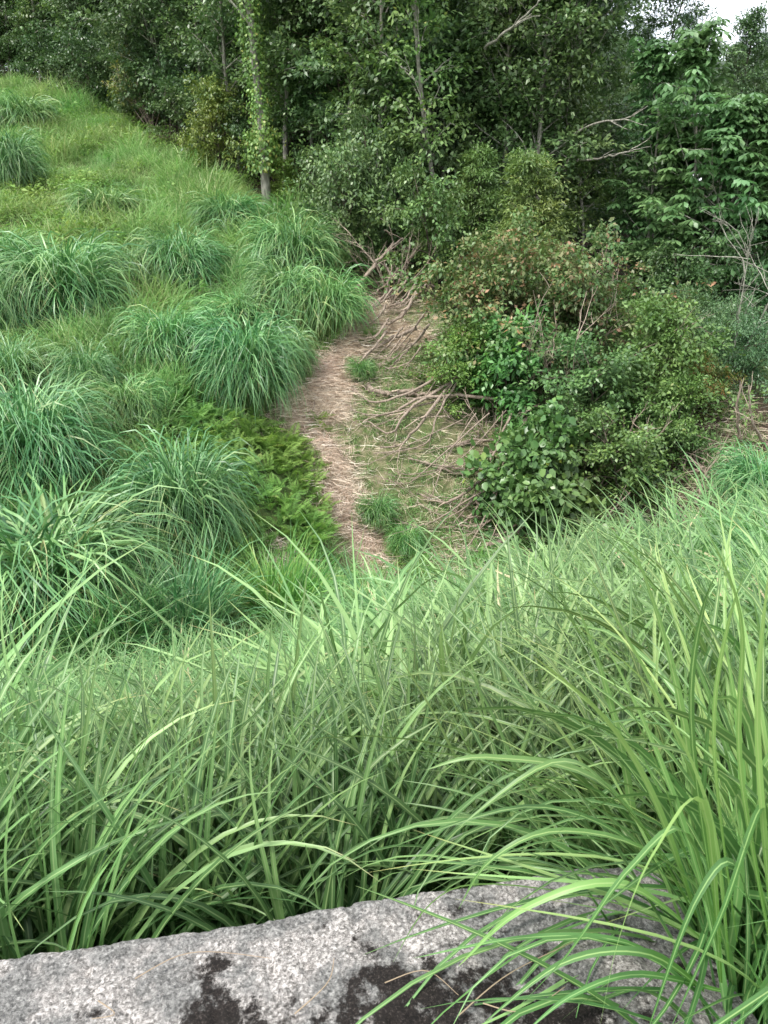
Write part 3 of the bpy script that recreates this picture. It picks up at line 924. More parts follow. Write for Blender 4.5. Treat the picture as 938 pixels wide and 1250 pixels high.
# dead grass litter
def litter(name, X, Y, L, W, seed, label, lift=.03, mat='straw', flow=None):
    g = np.random.default_rng(seed)
    n = len(X)
    az = g.random(n) * 6.28
    if flow is not None: az = np.where(g.random(n) < .55, flow + g.normal(0, .45, n) + PI * (g.random(n) < .5), az)
    base = np.stack([X, Y, hz(X, Y) + g.random(n) * lift], -1)
    e = 1.2 + g.random(n) * .35
    V, F, A = blades(g, base, az, e, e + g.uniform(.1, .6, n), L * g.uniform(.5, 1.3, n), W * g.uniform(.6, 1.3, n), k=3, side=2.0, roll=.8)
    # keep it on the ground
    gz = hz(V[:, 0], V[:, 1])
    V[:, 2] = np.maximum(V[:, 2], gz + .004)
    o = link(name, mk_mesh(name, V, F, M[mat], A))
    tag(o, label, kind='stuff')
    return o
X = g.uniform(-3, 3, 90000); Y = g.uniform(9.5, 18, 90000)
sw = straw_w(X, Y)
ok = sw > g.random(len(X)) * .8 + .1
litter('dead_grass_litter', X[ok][:17000], Y[ok][:17000], .36, .009, 71, 'pinkish tan dead grass strewn down the gully path', .13, flow=1.45)
X = g.uniform(-4, 9, 60000); Y = g.uniform(9.5, 17, 60000)
ok = inpoly(X, Y, GULLY) & (g.random(len(X)) < .12 + .5 * vnoise(X, Y, .7, 72))
litter('gully_litter', X[ok][:11000], Y[ok][:11000], .35, .007, 73, 'thin dead stems littering the gully floor', .12)
Xs, Ys = [], []
for c, r in SOIL_SPOTS[:5]:
    aa = g.random(700) * 6.28; rr = np.sqrt(g.random(700)) * r * 1.2
    Xs.append(c[0] + np.cos(aa) * rr); Ys.append(c[1] + np.sin(aa) * rr)
litter('slope_litter', np.concatenate(Xs), np.concatenate(Ys), .28, .008, 74, 'dry straw on the bare patches of the left slope', .05)

# ------------------------------------------------------------------ trees and shrubs
def curve_path(g, p0, d0, L, m, wob=.12, up=.15):
    P = [np.array(p0, float)]
    d = np.array(d0, float); d /= np.linalg.norm(d)
    for i in range(m - 1):
        d = d + g.normal(0, wob, 3) + np.array([0, 0, up / m])
        d /= np.linalg.norm(d)
        P.append(P[-1] + d * L / (m - 1))
    return np.array(P)

def make_tree(seed, H, base, Rr, limbs, subs, lps, leafL, leafW, leafmat, barkmat, tmpl='oval', profile='round', spray=(.34, .10),
              droop=.15, trunks=1, tr=.09, elev=(.2, .9), inner=.25, lean=.1):
    """returns (trunk mesh, branch mesh, crown mesh); foot at the origin"""
    g = np.random.default_rng(seed)
    tp, trr, bp_, br = [], [], [], []
    SP, SD = [], []
    for ti in range(trunks):
        la = g.random() * 6.28
        ln = lean * (1 if trunks == 1 else 2.5)
        d0 = np.array([math.cos(la) * ln, math.sin(la) * ln, 1])
        Ht = H * (1 if ti == 0 else g.uniform(.7, .95))
        p = curve_path(g, (g.normal(0, .12 * (trunks > 1)), g.normal(0, .12 * (trunks > 1)), -.3), d0, Ht, 14, .05, .1)
        tp.append(p); trr.append(np.linspace(1, .16, 14) ** .9 * tr * (1 if ti == 0 else .7))
        for i in range(limbs // trunks):
            q = base + (1 - base) * ((i + g.random()) / (limbs // trunks)) * .97
            k = q * 13; k0 = int(k)
            p0 = p[k0] + (p[min(k0 + 1, 13)] - p[k0]) * (k - k0)
            qq = (q - base) / (1 - base)
            if profile == 'round': pr = math.sin(min(1, qq * .8 + .25) * PI) ** .6
            elif profile == 'cone': pr = 1 - qq * .93
            elif profile == 'shrub': pr = math.sqrt(max(.05, 1 - qq ** 2)) * g.choice([.45, .8, 1.0, 1.3])
            else: pr = .75 + .25 * math.sin(qq * PI)
            L = Rr * (pr * .9 + .1) * g.uniform(.65, 1.1)
            az = i * 2.4 + g.normal(0, .4)
            el = g.uniform(*elev) + qq * .4
            if profile == 'cone': el = elev[0]
            d = np.array([math.cos(az) * math.cos(el), math.sin(az) * math.cos(el), math.sin(el)])
            lp = curve_path(g, p0, d, L, 7, .12, -droop)
            bp_.append(lp); br.append(np.linspace(1, .2, 7) * tr * .33 * (.5 + .5 * pr))
            for j in range(subs):
                t = inner + (1 - inner) * (j + g.random()) / subs
                kk = t * 6; k1 = min(int(kk), 5)
                q0 = lp[k1] + (lp[k1 + 1] - lp[k1]) * (kk - k1)
                dd = lp[k1 + 1] - lp[k1]; dd /= np.linalg.norm(dd)
                sa = (1 if j % 2 else -1) * g.uniform(.4, 1.2)
                dd = np.array([dd[0] * math.cos(sa) - dd[1] * math.sin(sa), dd[0] * math.sin(sa) + dd[1] * math.cos(sa), dd[2] * .5 + g.normal(0, .25)])
                sp = curve_path(g, q0, dd, L * g.uniform(.22, .45) * (1.1 - t * .5) + .12, 4, .15, -droop)
                if j % 2 == 0:
                    bp_.append(sp); br.append(np.linspace(1, .3, 4) * tr * .10)
                for c in (1, 2, 3):
                    if c == 1 and g.random() < .4: continue
                    SP.append(sp[c] + g.normal(0, .06, 3)); SD.append(dd)
    SP = np.array(SP); SD = np.array(SD)
    n = len(SP) * lps
    P = np.repeat(SP, lps, 0); D = np.repeat(SD, lps, 0)
    tone = np.repeat(g.random(len(SP)), lps)
    if tmpl == 'whorl':
        # each spray is a ring of long leaves
        ang = np.tile(np.arange(lps) * 2 * PI / lps, len(SP)) + np.repeat(g.random(len(SP)) * 6, lps)
        tl = np.repeat(g.normal(0, .25, (len(SP), 3)), lps, 0)
        fw = np.stack([np.cos(ang), np.sin(ang), np.full(n, -.25)], -1) + tl
        nr = np.array([0, 0, 1.0]) + tl
        pos = P + g.normal(0, .01, (n, 3))
        V, F, A = leaves(g, pos, fw, nr + fw * .2, leafL * g.uniform(.7, 1.2, n), leafW * g.uniform(.8, 1.2, n), 'long', np.clip(tone * .6 + g.random(n) * .4, 0, 1))
    else:
        off = g.normal(0, 1, (n, 3)) * np.array([spray[0], spray[0], spray[1]]) * .6
        # each spray is a gently tilted sheet of leaves
        tl = np.repeat(g.normal(0, .28, (len(SP), 2)), lps, 0)
        out = P / (np.linalg.norm(P[:, :2], axis=1, keepdims=True) + .3)
        off[:, 2] += -(off[:, 0] * (tl[:, 0] + out[:, 0] * .35) + off[:, 1] * (tl[:, 1] + out[:, 1] * .35))
        pos = P + off
        fw = D * .6 + off * 1.5 + g.normal(0, .45, (n, 3)) + np.array([0, 0, -.3])
        nr = np.stack([tl[:, 0] + out[:, 0] * .3, tl[:, 1] + out[:, 1] * .3, np.ones(n)], -1) + g.normal(0, .4, (n, 3))
        V, F, A = leaves(g, pos, fw, nr, leafL * g.uniform(.6, 1.3, n), leafW * g.uniform(.7, 1.3, n), tmpl, np.clip(tone * .5 + g.random(n) * .5, 0, 1))
    crown = mk_mesh('crown', V, F, leafmat, A)
    V, F, A = tubes(tp, trr, 7); trunk = mk_mesh('trunk', V, F, barkmat, A)
    V, F, A = tubes(bp_, br, 4); br_m = mk_mesh('branches', V, F, barkmat, A)
    return trunk, br_m, crown

KIND = {}
KIND['broad1'] = make_tree(1, 11, .10, 2.6, 60, 10, 15, .16, .082, M['leaf_a'], M['bark'], spray=(.30, .08))
KIND['broad2'] = make_tree(2, 10.5, .12, 2.8, 58, 10, 15, .165, .088, M['leaf_a'], M['bark_pale'], spray=(.34, .07))
KIND['broad3'] = make_tree(3, 12, .18, 2.4, 58, 10, 15, .15, .074, M['leaf_b'], M['bark_pale'], spray=(.28, .09))
KIND['slim'] = make_tree(4, 7.5, .10, 1.5, 40, 7, 15, .12, .05, M['leaf_a'], M['bark'], spray=(.25, .08), tr=.05)
KIND['whorl'] = make_tree(5, 6.6, .08, 2.0, 66, 8, 7, .27, .10, M['leaf_whorl'], M['bark_pale'], tmpl='whorl', trunks=3, tr=.06, elev=(.4, 1.1), lean=.08)
KIND['conifer'] = make_tree(6, 12, .12, 1.7, 80, 8, 14, .14, .035, M['leaf_dark'], M['bark'], profile='cone', spray=(.22, .05), droop=.3, elev=(-.05, .2), tr=.12)
KIND['shrub'] = make_tree(7, 2.6, .10, 1.45, 38, 8, 12, .105, .055, M['leaf_a'], M['bark'], profile='shrub', spray=(.16, .06), trunks=3, tr=.035, elev=(.1, .9))
KIND['shrub_olive'] = make_tree(8, 2.6, .08, 1.4, 38, 8, 12, .095, .048, M['leaf_b'], M['bark'], profile='shrub', spray=(.15, .05), trunks=3, tr=.03, elev=(.2, 1.0))
KIND['shrub_red'] = make_tree(9, 2.4, .06, 1.5, 44, 9, 12, .092, .052, M['leaf_red'], M['bark'], profile='shrub', spray=(.15, .05), trunks=4, tr=.03, elev=(.1, .9))
KIND['feather'] = make_tree(10, 3.6, .05, 1.25, 60, 7, 14, .10, .03, M['leaf_b'], M['bark'], profile='cone', spray=(.15, .03), droop=.1, elev=(.35, .5), tr=.04)
KIND['layer'] = make_tree(12, 2.2, .08, 1.5, 36, 9, 20, .08, .022, M['leaf_a'], M['bark'], profile='shrub', spray=(.20, .03), droop=.35, elev=(.0, .4), trunks=2, tr=.04)
KIND['vine'] = make_tree(13, 1.5, .05, 1.0, 36, 7, 9, .12, .10, M['leaf_vine'], M['bark'], tmpl='wide', profile='shrub', spray=(.16, .08), trunks=3, tr=.02, elev=(.1, .9), inner=.5)
KIND['glossy'] = make_tree(14, 1.7, .08, .9, 30, 7, 10, .15, .065, M['leaf_vine'], M['bark'], profile='shrub', spray=(.13, .06), trunks=2, tr=.025, elev=(.2, 1.0), inner=.4)

def plant_at(name, kind, x, y, s, rz, label, cat, group=None, tint=(1, 1, 1), sz=None, z=None, tilt=(0, 0)):
    t = empty(name, (x, y, float(hz(x, y)) if z is None else z))
    t.rotation_euler = (tilt[0], tilt[1], rz)
    t.scale = (s, s, sz or s)
    tag(t, label, cat, group)
    tm, bm, cm = KIND[kind]
    link('trunk' if cat == 'tree' else 'stem', tm, t)
    link('branches', bm, t)
    c = link('crown' if cat == 'tree' else 'foliage', cm, t)
    k_ = 1.05 if name == 'broadleaf_tree' else 1.0
    c.color = (tint[0] * k_, tint[1] * k_, tint[2] * k_, 1)
    return t

WOOD = 'trees of the wood behind the gully'
# front rank, each one placed: photo x, forward distance, kind, scale, tint, label
FRONT = [
    (-30, 39, 'broad1', .95, (.95, 1, .95), 'dark tree at the upper left corner above the slope crest'),
    (35, 38, 'broad2', .9, (.85, .95, .95), 'tree just right of the upper left corner tree on the crest'),
    (105, 36, 'broad1', .85, (1, 1, .9), 'leafy tree on the crest left of the yellowish shrub'),
    (165, 35, 'broad3', .85, (.85, 1, .9), 'tree on the crest right behind the yellowish shrub'),
    (235, 28.5, 'broad2', .85, (.95, 1, .95), 'tree with dark forked trunk behind the olive shrub'),
    (285, 26, 'broad1', .8, (.9, .95, .9), 'round tree just left of the pale vine-wrapped trunk'),
    (385, 23, 'broad3', .75, (.95, 1.05, .9), 'slender pale-stemmed tree right of the vine-wrapped trunk'),
    (435, 21.5, 'broad1', .85, (.9, 1, .95), 'dense tree above the dark-green shrub at the gully head'),
    (500, 22, 'broad2', .9, (.85, .95, .9), 'dark tree above the gully head'),
    (560, 20.5, 'broad2', .95, (.95, 1, .95), 'tree with hanging leaf layers above the pale shrub'),
    (630, 21.5, 'broad1', .95, (.95, 1.05, .95), 'tall tree behind the feathery young tree'),
    (690, 20.5, 'broad2', .75, (1.0, 1.05, .95), 'light-leaved tree left of the bare pale branches'),
    (750, 23, 'broad3', .44, (.8, .95, .9), 'darker tree behind the bare pale branches'),
]
for px, Y_, kd, s, tint, lab in FRONT:
    x = at(px, 283, Y_)[0]
    plant_at('broadleaf_tree', kd, x, Y_, s, rng.random() * 6.28, lab, 'tree', WOOD, tint)
for px, Y_, s, lab in [(795, 18.6, .84, 'large-leaved tree with pale stems right of the dark hollow'),
                       (865, 17.3, .90, 'tallest large-leaved tree with several pale leaning stems at the right'),
                       (940, 17.0, .88, 'large-leaved tree cut by the right picture edge')]:
    plant_at('large_leaved_tree', 'whorl', at(px, 283, Y_)[0], Y_, s, rng.random() * 6.28, lab, 'tree', 'large-leaved trees at the right', (1, 1.02, 1))
# conifers on the skyline at the right
for i, (px, Y_, s, lab) in enumerate([(790, 44, .98, 'tallest dark conifer tip on the skyline, below the bright sky'),
                         (755, 46, .98, 'conifer tip on the skyline left of the tallest one'),
                         (815, 47, .97, 'conifer tip on the skyline right of the tallest one'),
                         (730, 43, .95, 'leftmost dark conifer peeping over the broadleaf crowns'),
                         (850, 49, .9, 'faint conifer behind the large-leaved trees'),
                         (905, 48, .9, 'rightmost faint conifer behind the large-leaved trees')]):
    plant_at('conifer_tree', 'conifer', at(px, 283, Y_)[0], Y_, s * (Y_ * math.tan(R(12.8)) * (1 + abs(px - 469) / 9000) - float(hz(at(px, 283, Y_)[0], Y_))) / 11.6, i * 1.1, lab, 'tree', 'dark conifers on the skyline', (.9, 1, 1.1))
# ranks behind
g = np.random.default_rng(77)
cnt = 0
for row, (Y_, sp) in enumerate([(26, 2.6), (30, 2.8), (35, 3.0), (41, 3.2), (48, 3.5)]):
    xs = np.arange(-30, 30, sp)
    for x in xs:
        x = x + g.normal(0, .5); y = Y_ + g.normal(0, .8)
        edge = 22.5 + max(0, -x - 3.0) * 1.1
        if y < edge + 2.5: continue
        if abs(x) > y * .5 + 4.5: continue
        kd = ['broad1', 'broad2', 'broad3'][g.integers(0, 3)]
        ximg = 469 + x / (y * .94) * FPX
        s = g.uniform(.85, 1.1)
        if ximg > 700:       # lower wood towards the right so that the sky shows
            zt = y * math.tan(R(12.4 if ximg < 720 else 11.7))
            s = min(s, (zt - float(hz(x, y))) / 12.0)
            if s < .4: continue
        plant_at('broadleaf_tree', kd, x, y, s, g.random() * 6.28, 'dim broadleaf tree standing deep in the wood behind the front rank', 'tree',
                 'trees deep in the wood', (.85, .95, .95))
        cnt += 1
# understorey that closes the wood's foot
for i in range(46):
    x = g.uniform(-15, 13); y = g.uniform(20.5, 30)
    edge = 23.5 + max(0, -x - 3.0) * 1.1
    if y < edge: y = edge + g.random() * 1.5
    if x > 1 and x < 9 and y < 21: continue
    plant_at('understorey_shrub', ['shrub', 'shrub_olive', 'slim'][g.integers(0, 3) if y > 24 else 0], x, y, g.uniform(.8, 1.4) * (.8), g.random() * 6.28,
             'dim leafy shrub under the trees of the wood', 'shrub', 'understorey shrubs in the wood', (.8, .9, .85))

def shrub(px, py, Y_, wpx, hpx, kind, tint, lab, name='shrub', Hn=None, Rn=None, tilt=(0, 0), cat='shrub', group='shrubs along the wood and gully', z=None):
    """photo x, photo y of the foot (or the ground), forward distance, width and height in px"""
    x = at(px, py, Y_)[0]
    dist = math.hypot(x, Y_)
    KH = {'shrub': (2.6, 3.1), 'shrub_olive': (2.6, 3.0), 'shrub_red': (2.5, 3.2), 'feather': (3.6, 2.8), 'layer': (2.3, 3.4), 'vine': (1.6, 2.4), 'glossy': (1.8, 2.1), 'slim': (7.5, 3.4), 'broad1': (11, 5), 'broad2': (10.5, 5)}[kind]
    s = wpx * dist / FPX / KH[1]
    sz = hpx * dist / FPX / KH[0]
    p = at(px, py, Y_)
    return plant_at(name, kind, x, Y_, s, rng.random() * 6.28, lab, cat, group, tint, sz, z=p[2] if z == 'img' else None, tilt=tilt)
shrub(190, 160, 30.0, 95, 85, 'shrub_olive', (1.5, 1.2, .9), 'yellowish shrub with bare brown stems at the crest of the slope')
shrub(275, 225, 23.8, 105, 105, 'shrub_olive', (1.4, 1.25, .85), 'olive-yellow shrub at the edge of the wood left of the vine-wrapped trunk')
shrub(235, 200, 26.5, 80, 70, 'shrub', (.9, 1, .8), 'low dark shrub between the yellowish shrub and the olive one')
shrub(345, 225, 21.5, 60, 60, 'shrub_olive', (1.2, 1.3, .7), 'small yellow-green bush beside the vine-wrapped trunk')
shrub(415, 320, 18.3, 140, 150, 'shrub', (1.15, 1.25, 1.1), 'dark-green shrub over the gully head right of the slope edge')
shrub(530, 335, 17.6, 140, 150, 'shrub', (1.35, 1.45, 1.15), 'mid-green pale shrub above the dead roots')
shrub(470, 325, 19.0, 110, 160, 'shrub', (1.1, 1.2, 1.05), 'shrub between the dark-green one and the mid-green one')
shrub(640, 345, 17.0, 150, 190, 'feather', (1.25, 1.2, 1.0), 'feathery olive young tree with pointed top behind the big thicket')
shrub(590, 335, 18.0, 110, 170, 'feather', (1.0, 1.15, .95), 'slimmer feathery young tree left of the pointed one')
shrub(850, 400, 16.0, 130, 120, 'shrub', (.8, .95, .85), 'dark shrub at the foot of the large-leaved trees')
shrub(905, 490, 13.8, 150, 120, 'layer', (1.1, 1.35, 1.45), 'blue-green layered shrub at the right edge')
shrub(850, 450, 14.8, 130, 100, 'layer', (1.2, 1.4, 1.45), 'blue-green layered shrub just behind the thicket')
# the big thicket
shrub(585, 475, 14.4, 205, 170, 'shrub_red', (1.2, 1.2, 1.0), 'bronze-tinted bush at the upper left of the thicket')
shrub(680, 480, 14.3, 200, 170, 'shrub_red', (1.1, 1.1, 1.0), 'widest bronze-tinted bush crowning the thicket')
shrub(640, 440, 15.6, 180, 130, 'shrub_red', (1.15, 1.25, 1.0), 'bronze-tinted bush at the back of the thicket')
shrub(740, 470, 15.0, 130, 120, 'layer', (1.4, 1.7, 1.1), 'light green feathery bush at the top right of the thicket')
shrub(610, 520, 13.7, 130, 120, 'glossy', (1.2, 1.35, .9), 'glossy bright-leaved bush inside the thicket, left side')
shrub(565, 510, 13.7, 130, 105, 'shrub_olive', (1.2, 1.35, .9), 'yellow-green low bush at the left foot of the thicket')
shrub(800, 550, 13.2, 180, 160, 'shrub_olive', (1.0, 1.15, .9), 'olive bush with pale flower sprays at the right of the thicket')
shrub(720, 560, 13.1, 180, 140, 'shrub', (1.2, 1.35, 1.1), 'green bush in the middle of the thicket')
shrub(850, 530, 13.2, 80, 80, 'shrub_red', (1.5, 1.2, .7), 'orange-tipped bush at the right end of the thicket')
shrub(680, 655, 11.9, 165, 150, 'vine', (1.35, 1.25, .95), 'broad round-leaved vine mound hanging low in front of the thicket', tilt=(.25, -.2))
shrub(750, 660, 11.9, 175, 130, 'shrub', (1.25, 1.35, .95), 'fresh green bush low at the right front of the thicket')
shrub(805, 625, 12.3, 130, 120, 'shrub_olive', (.9, 1.1, .85), 'dull bush at the right front of the thicket')
shrub(640, 640, 12.1, 110, 100, 'shrub_olive', (1.1, 1.25, .9), 'olive sprays growing through the left side of the vine mound')
shrub(700, 600, 12.6, 120, 110, 'shrub', (1.15, 1.2, .95), 'green sprays growing over the top of the vine mound')
shrub(640, 560, 12.8, 90, 60, 'glossy', (1.2, 1.3, .9), 'small bright-leaved spray left of the vine mound')

# the crest at the far left
for px, Y_, kd, s, tint, lab in [(-90, 40, 'broad2', .9, (.9, 1, .95), 'tree beyond the left picture edge on the crest'),
                                 (10, 42, 'broad3', .9, (.85, .95, .9), 'pale-stemmed tree behind the upper left corner tree'),
                                 (70, 41, 'broad3', .85, (.85, .95, .9), 'pale thin-trunked tree on the crest, second row from the corner')]:
    plant_at('broadleaf_tree', kd, at(px, 283, Y_)[0], Y_, s, rng.random() * 6.28, lab, 'tree', WOOD, tint)
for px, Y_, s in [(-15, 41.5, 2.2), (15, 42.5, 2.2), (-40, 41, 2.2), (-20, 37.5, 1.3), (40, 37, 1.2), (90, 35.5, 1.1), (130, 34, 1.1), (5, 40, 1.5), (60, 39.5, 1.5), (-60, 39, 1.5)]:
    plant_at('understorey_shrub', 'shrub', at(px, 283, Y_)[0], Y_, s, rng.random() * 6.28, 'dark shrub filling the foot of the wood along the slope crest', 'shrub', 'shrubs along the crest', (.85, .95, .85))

# vine-wrapped pale trunk at the edge of the wood
def vine_trunk():
    p = hit(327, 262, 0, 12)
    t = empty('vine_wrapped_tree', p)
    tag(t, 'slender pale trunk wrapped in ivy at the edge of the wood, its foot bare', 'tree', WOOD)
    g = np.random.default_rng(88)
    path = np.array([(0, 0, -.2), (-.02, 0, .7), (-.05, .05, 2.2), (-.18, .1, 4.0), (-.28, .1, 6.0), (-.25, 0, 8.0), (-.4, 0, 10)])
    tt = np.linspace(0, 6, 30)
    P = np.stack([np.interp(tt, range(7), path[:, k]) for k in range(3)], -1)
    V, F, A = tubes([P], [np.linspace(.13, .05, 30)], 10)
    link('trunk', mk_mesh('trunk', V, F, M['bark_pale'], A), t)
    bp_, br = [], []
    for i in range(22):
        z = g.uniform(4.0, 9.6); q = np.array([np.interp(z, P[:, 2], P[:, k]) for k in range(3)])
        az = g.random() * 6.28
        bp_.append(curve_path(g, q, (math.cos(az), math.sin(az), .9), g.uniform(.8, 2.0), 6, .1, .3)); br.append(np.linspace(.03, .008, 6))
    V, F, A = tubes(bp_, br, 5); link('branches', mk_mesh('branches', V, F, M['bark_pale'], A), t)
    SPp = np.concatenate([b[2:] for b in bp_])
    n = len(SPp) * 45
    pos = np.repeat(SPp, 45, 0) + g.normal(0, 1, (n, 3)) * (.26, .26, .1)
    V, F, A = leaves(g, pos, g.normal(0, 1, (n, 3)) + (0, 0, -.3), np.array([0, 0, 1.]) + g.normal(0, .4, (n, 3)), .11 * g.uniform(.6, 1.3, n), .055 * g.uniform(.7, 1.3, n), 'oval')
    link('crown', mk_mesh('crown', V, F, M['leaf_a'], A), t).color = (1.1, 1.1, 1, 1)
    n = 2600
    z = g.uniform(1.2, 5.2, n) ; z = np.where(g.random(n) < .3, g.uniform(1.0, 2.0, n), z)
    az = g.random(n) * 6.28; rr = .16 + np.abs(g.normal(0, .10, n)) + .25 * (np.abs(z - 1.5) < .5) * g.random(n)
    pos = np.stack([np.interp(z, P[:, 2], P[:, 0]) + np.cos(az) * rr, np.interp(z, P[:, 2], P[:, 1]) + np.sin(az) * rr, z], -1)
    out = np.stack([np.cos(az), np.sin(az), np.full(n, .4)], -1)
    V, F, A = leaves(g, pos, g.normal(0, .5, (n, 3)) + (0, 0, -.8), out + g.normal(0, .3, (n, 3)), .09 * g.uniform(.6, 1.3, n), .07 * g.uniform(.7, 1.3, n), 'oval')
    link('ivy', mk_mesh('ivy', V, F, M['leaf_b'], A), t).color = (1.35, 1.5, 1.1, 1)
vine_trunk()

# ------------------------------------------------------------------ bare branches and dead stems
def smooth_path(pts, m=14):
    pts = np.asarray(pts, float)
    n = len(pts)
    t = np.linspace(0, n - 1, m)
    out = []
    for q in t:
        i = min(int(q), n - 2); f = q - i
        p0 = pts[max(i - 1, 0)]; p1 = pts[i]; p2 = pts[i + 1]; p3 = pts[min(i + 2, n - 1)]
        out.append(.5 * ((2 * p1) + (-p0 + p2) * f + (2 * p0 - 5 * p1 + 4 * p2 - p3) * f * f + (-p0 + 3 * p1 - 3 * p2 + p3) * f ** 3))
    return np.array(out)

def dead_branch(pts, r, lab, twigs=3, mat='dead', group='bare stems hanging over the gully', name='dead_branch', seed=0):
    g = np.random.default_rng(900 + seed)
    P = smooth_path([hit(x, y, l, 8) for x, y, l in pts], 16)
    P += g.normal(0, r * .35, P.shape)
    o0 = P[0].copy()
    P = P - o0
    paths = [P]; rad = [np.linspace(1, .4, 16) * r]
    L = np.linalg.norm(P[-1] - P[0])
    for i in range(twigs):
        k = g.integers(5, 15)
        d = P[k] - P[k - 1]; d = d / np.linalg.norm(d) + g.normal(0, .45, 3)
        paths.append(curve_path(g, P[k], d, L * g.uniform(.12, .4), 6, .16, .1)); rad.append(np.linspace(.5, .2, 6) * r * (1 - k / 22))
    V, F, A = tubes(paths, rad, 6)
    me = mk_mesh(name, V, F, M[mat], A)
    o = link(name, me)
    o.location = o0
    tag(o, lab, 'dead branch', group)
    return o
BR = [
    ([(447, 470, .08), (462, 480, .05), (485, 480, .1), (512, 472, .2)], .055, 'thick broken pale branch lying on the straw at the foot of the thicket'),
    ([(495, 482, .1), (515, 481, .12), (535, 478, .2)], .03, 'short dark stub just right of the thick broken branch'),
    ([(650, 545, .6), (610, 566, .25), (565, 578, .1), (515, 562, .1)], .035, 'long brown stem sagging from the vine mound toward the straw path'),
    ([(690, 565, .5), (640, 572, .3), (575, 574, .2), (498, 560, .1)], .028, 'longest pale stem, almost level, from the vine mound to the path'),
    ([(597, 575, .5), (585, 615, .25), (560, 640, .1), (522, 645, .08)], .02, 'pale thin stem hanging steeply then curling left at its foot'),
    ([(625, 505, .9), (600, 560, .5), (575, 610, .3), (553, 640, .12)], .018, 'thin stem crossing the level ones on its steep way down'),
    ([(580, 610, .3), (610, 632, .25), (650, 630, .3), (700, 605, .5)], .022, 'stem drooping below the vine mound, low in the gully'),
    ([(588, 668, .05), (622, 655, .12), (650, 632, .3), (670, 610, .5)], .035, 'peeled pale branch low beside the bank grass'),
    ([(745, 670, .1), (690, 640, .25), (640, 625, .25), (590, 618, .15)], .02, 'thin stem trailing from under the round-leaved vines'),
    ([(510, 400, .5), (480, 412, .3), (450, 430, .15), (425, 448, .05)], .03, 'uppermost brown stem reaching over the straw'),
    ([(515, 350, .9), (500, 372, .6), (480, 392, .3), (450, 392, .2)], .035, 'root-like stem hooking left under the dead brush'),
    ([(428, 360, .1), (448, 335, .6), (470, 310, 1.0), (492, 290, 1.3)], .03, 'pale bent stem arching up over the dark hollow at the gully head'),
    ([(424, 362, .1), (455, 325, .7), (480, 296, 1.1), (470, 280, 1.4)], .022, 'second pale stem arching beside the bent one over the hollow'),
    ([(447, 378, .1), (468, 362, .4), (476, 338, .8), (470, 318, 1.1)], .028, 'curved stem rising out of the hollow like a hook'),
    ([(360, 555, .05), (375, 520, .1), (385, 490, .2)], .012, 'thin straight stick leaning in the straw by the ferns'),
    ([(700, 665, .1), (735, 635, .4), (770, 600, .8)], .02, 'brown stick rising through the right front of the thicket'),
    ([(850, 615, .1), (862, 580, .4), (885, 545, .8)], .022, 'brown stem leaning right in the dark gap beside the thicket'),
    ([(875, 600, .1), (860, 575, .3), (838, 555, .6)], .02, 'pale stem leaning left in the dark gap beside the thicket'),
    ([(905, 540, .1), (900, 500, .8), (905, 465, 1.3)], .02, 'upright brown stem in the hollow at the right edge'),
    ([(935, 545, .1), (918, 510, .7), (915, 470, 1.3)], .02, 'bowed brown stem nearest the right edge in the hollow'),
]
for i, (pts, r, lab) in enumerate(BR):
    dead_branch(pts, r * 1.35, lab, 3, seed=i)
g = np.random.default_rng(321)
for i in range(24):     # the fan of similar stems at the left of the thicket
    lo = i % 2
    x0 = g.uniform(545, 610) + 55 * lo; y0 = g.uniform(430, 520) + 60 * lo
    x1 = g.uniform(430, 530) + 40 * lo; y1 = y0 + g.uniform(10, 95) + 10 * lo
    pts = [(x0, y0, g.uniform(.4, .9)), (x0 - (x0 - x1) * g.uniform(.2, .6), y0 + (y1 - y0) * g.uniform(.5, .95), .35), (x1 + 15, y1 + 4, .12), (x1 - 18, y1 - g.uniform(0, 14), .1)]
    dead_branch([(a_ + g.normal(0, 6), b_ + g.normal(0, 9), c_ + g.uniform(0, .15)) for a_, b_, c_ in pts], g.uniform(.3, 1.0) ** 2 * .034 + .004, 'thin bare brown stem in the fan spreading from the thicket onto the straw', 4, seed=50 + i, group='fan of bare stems left of the thicket')
for i in range(22):     # tangle under the dead brush
    x0 = g.uniform(470, 530); y0 = g.uniform(320, 430)
    pts = [(x0, y0, g.uniform(.5, 1.1)), (x0 - 18, y0 + 22, .4), (x0 - 45, y0 + g.uniform(20, 50), .15)]
    dead_branch(pts, g.uniform(.014, .034), 'grey-brown stem in the tangle at the head of the gully', 4, seed=100 + i, group='tangle of stems at the gully head')
for i in range(14):     # dry sticks in the dark gap right of the thicket
    x0 = g.uniform(800, 900); y0 = g.uniform(540, 610)
    pts = [(x0, y0, .1), (x0 + g.normal(0, 12), y0 - 15, .3), (x0 + g.normal(0, 30), y0 - 30, g.uniform(.3, .8))]
    dead_branch(pts, g.uniform(.008, .018), 'dry stick among the litter right of the thicket', 3, seed=140 + i, group='dry sticks right of the thicket')

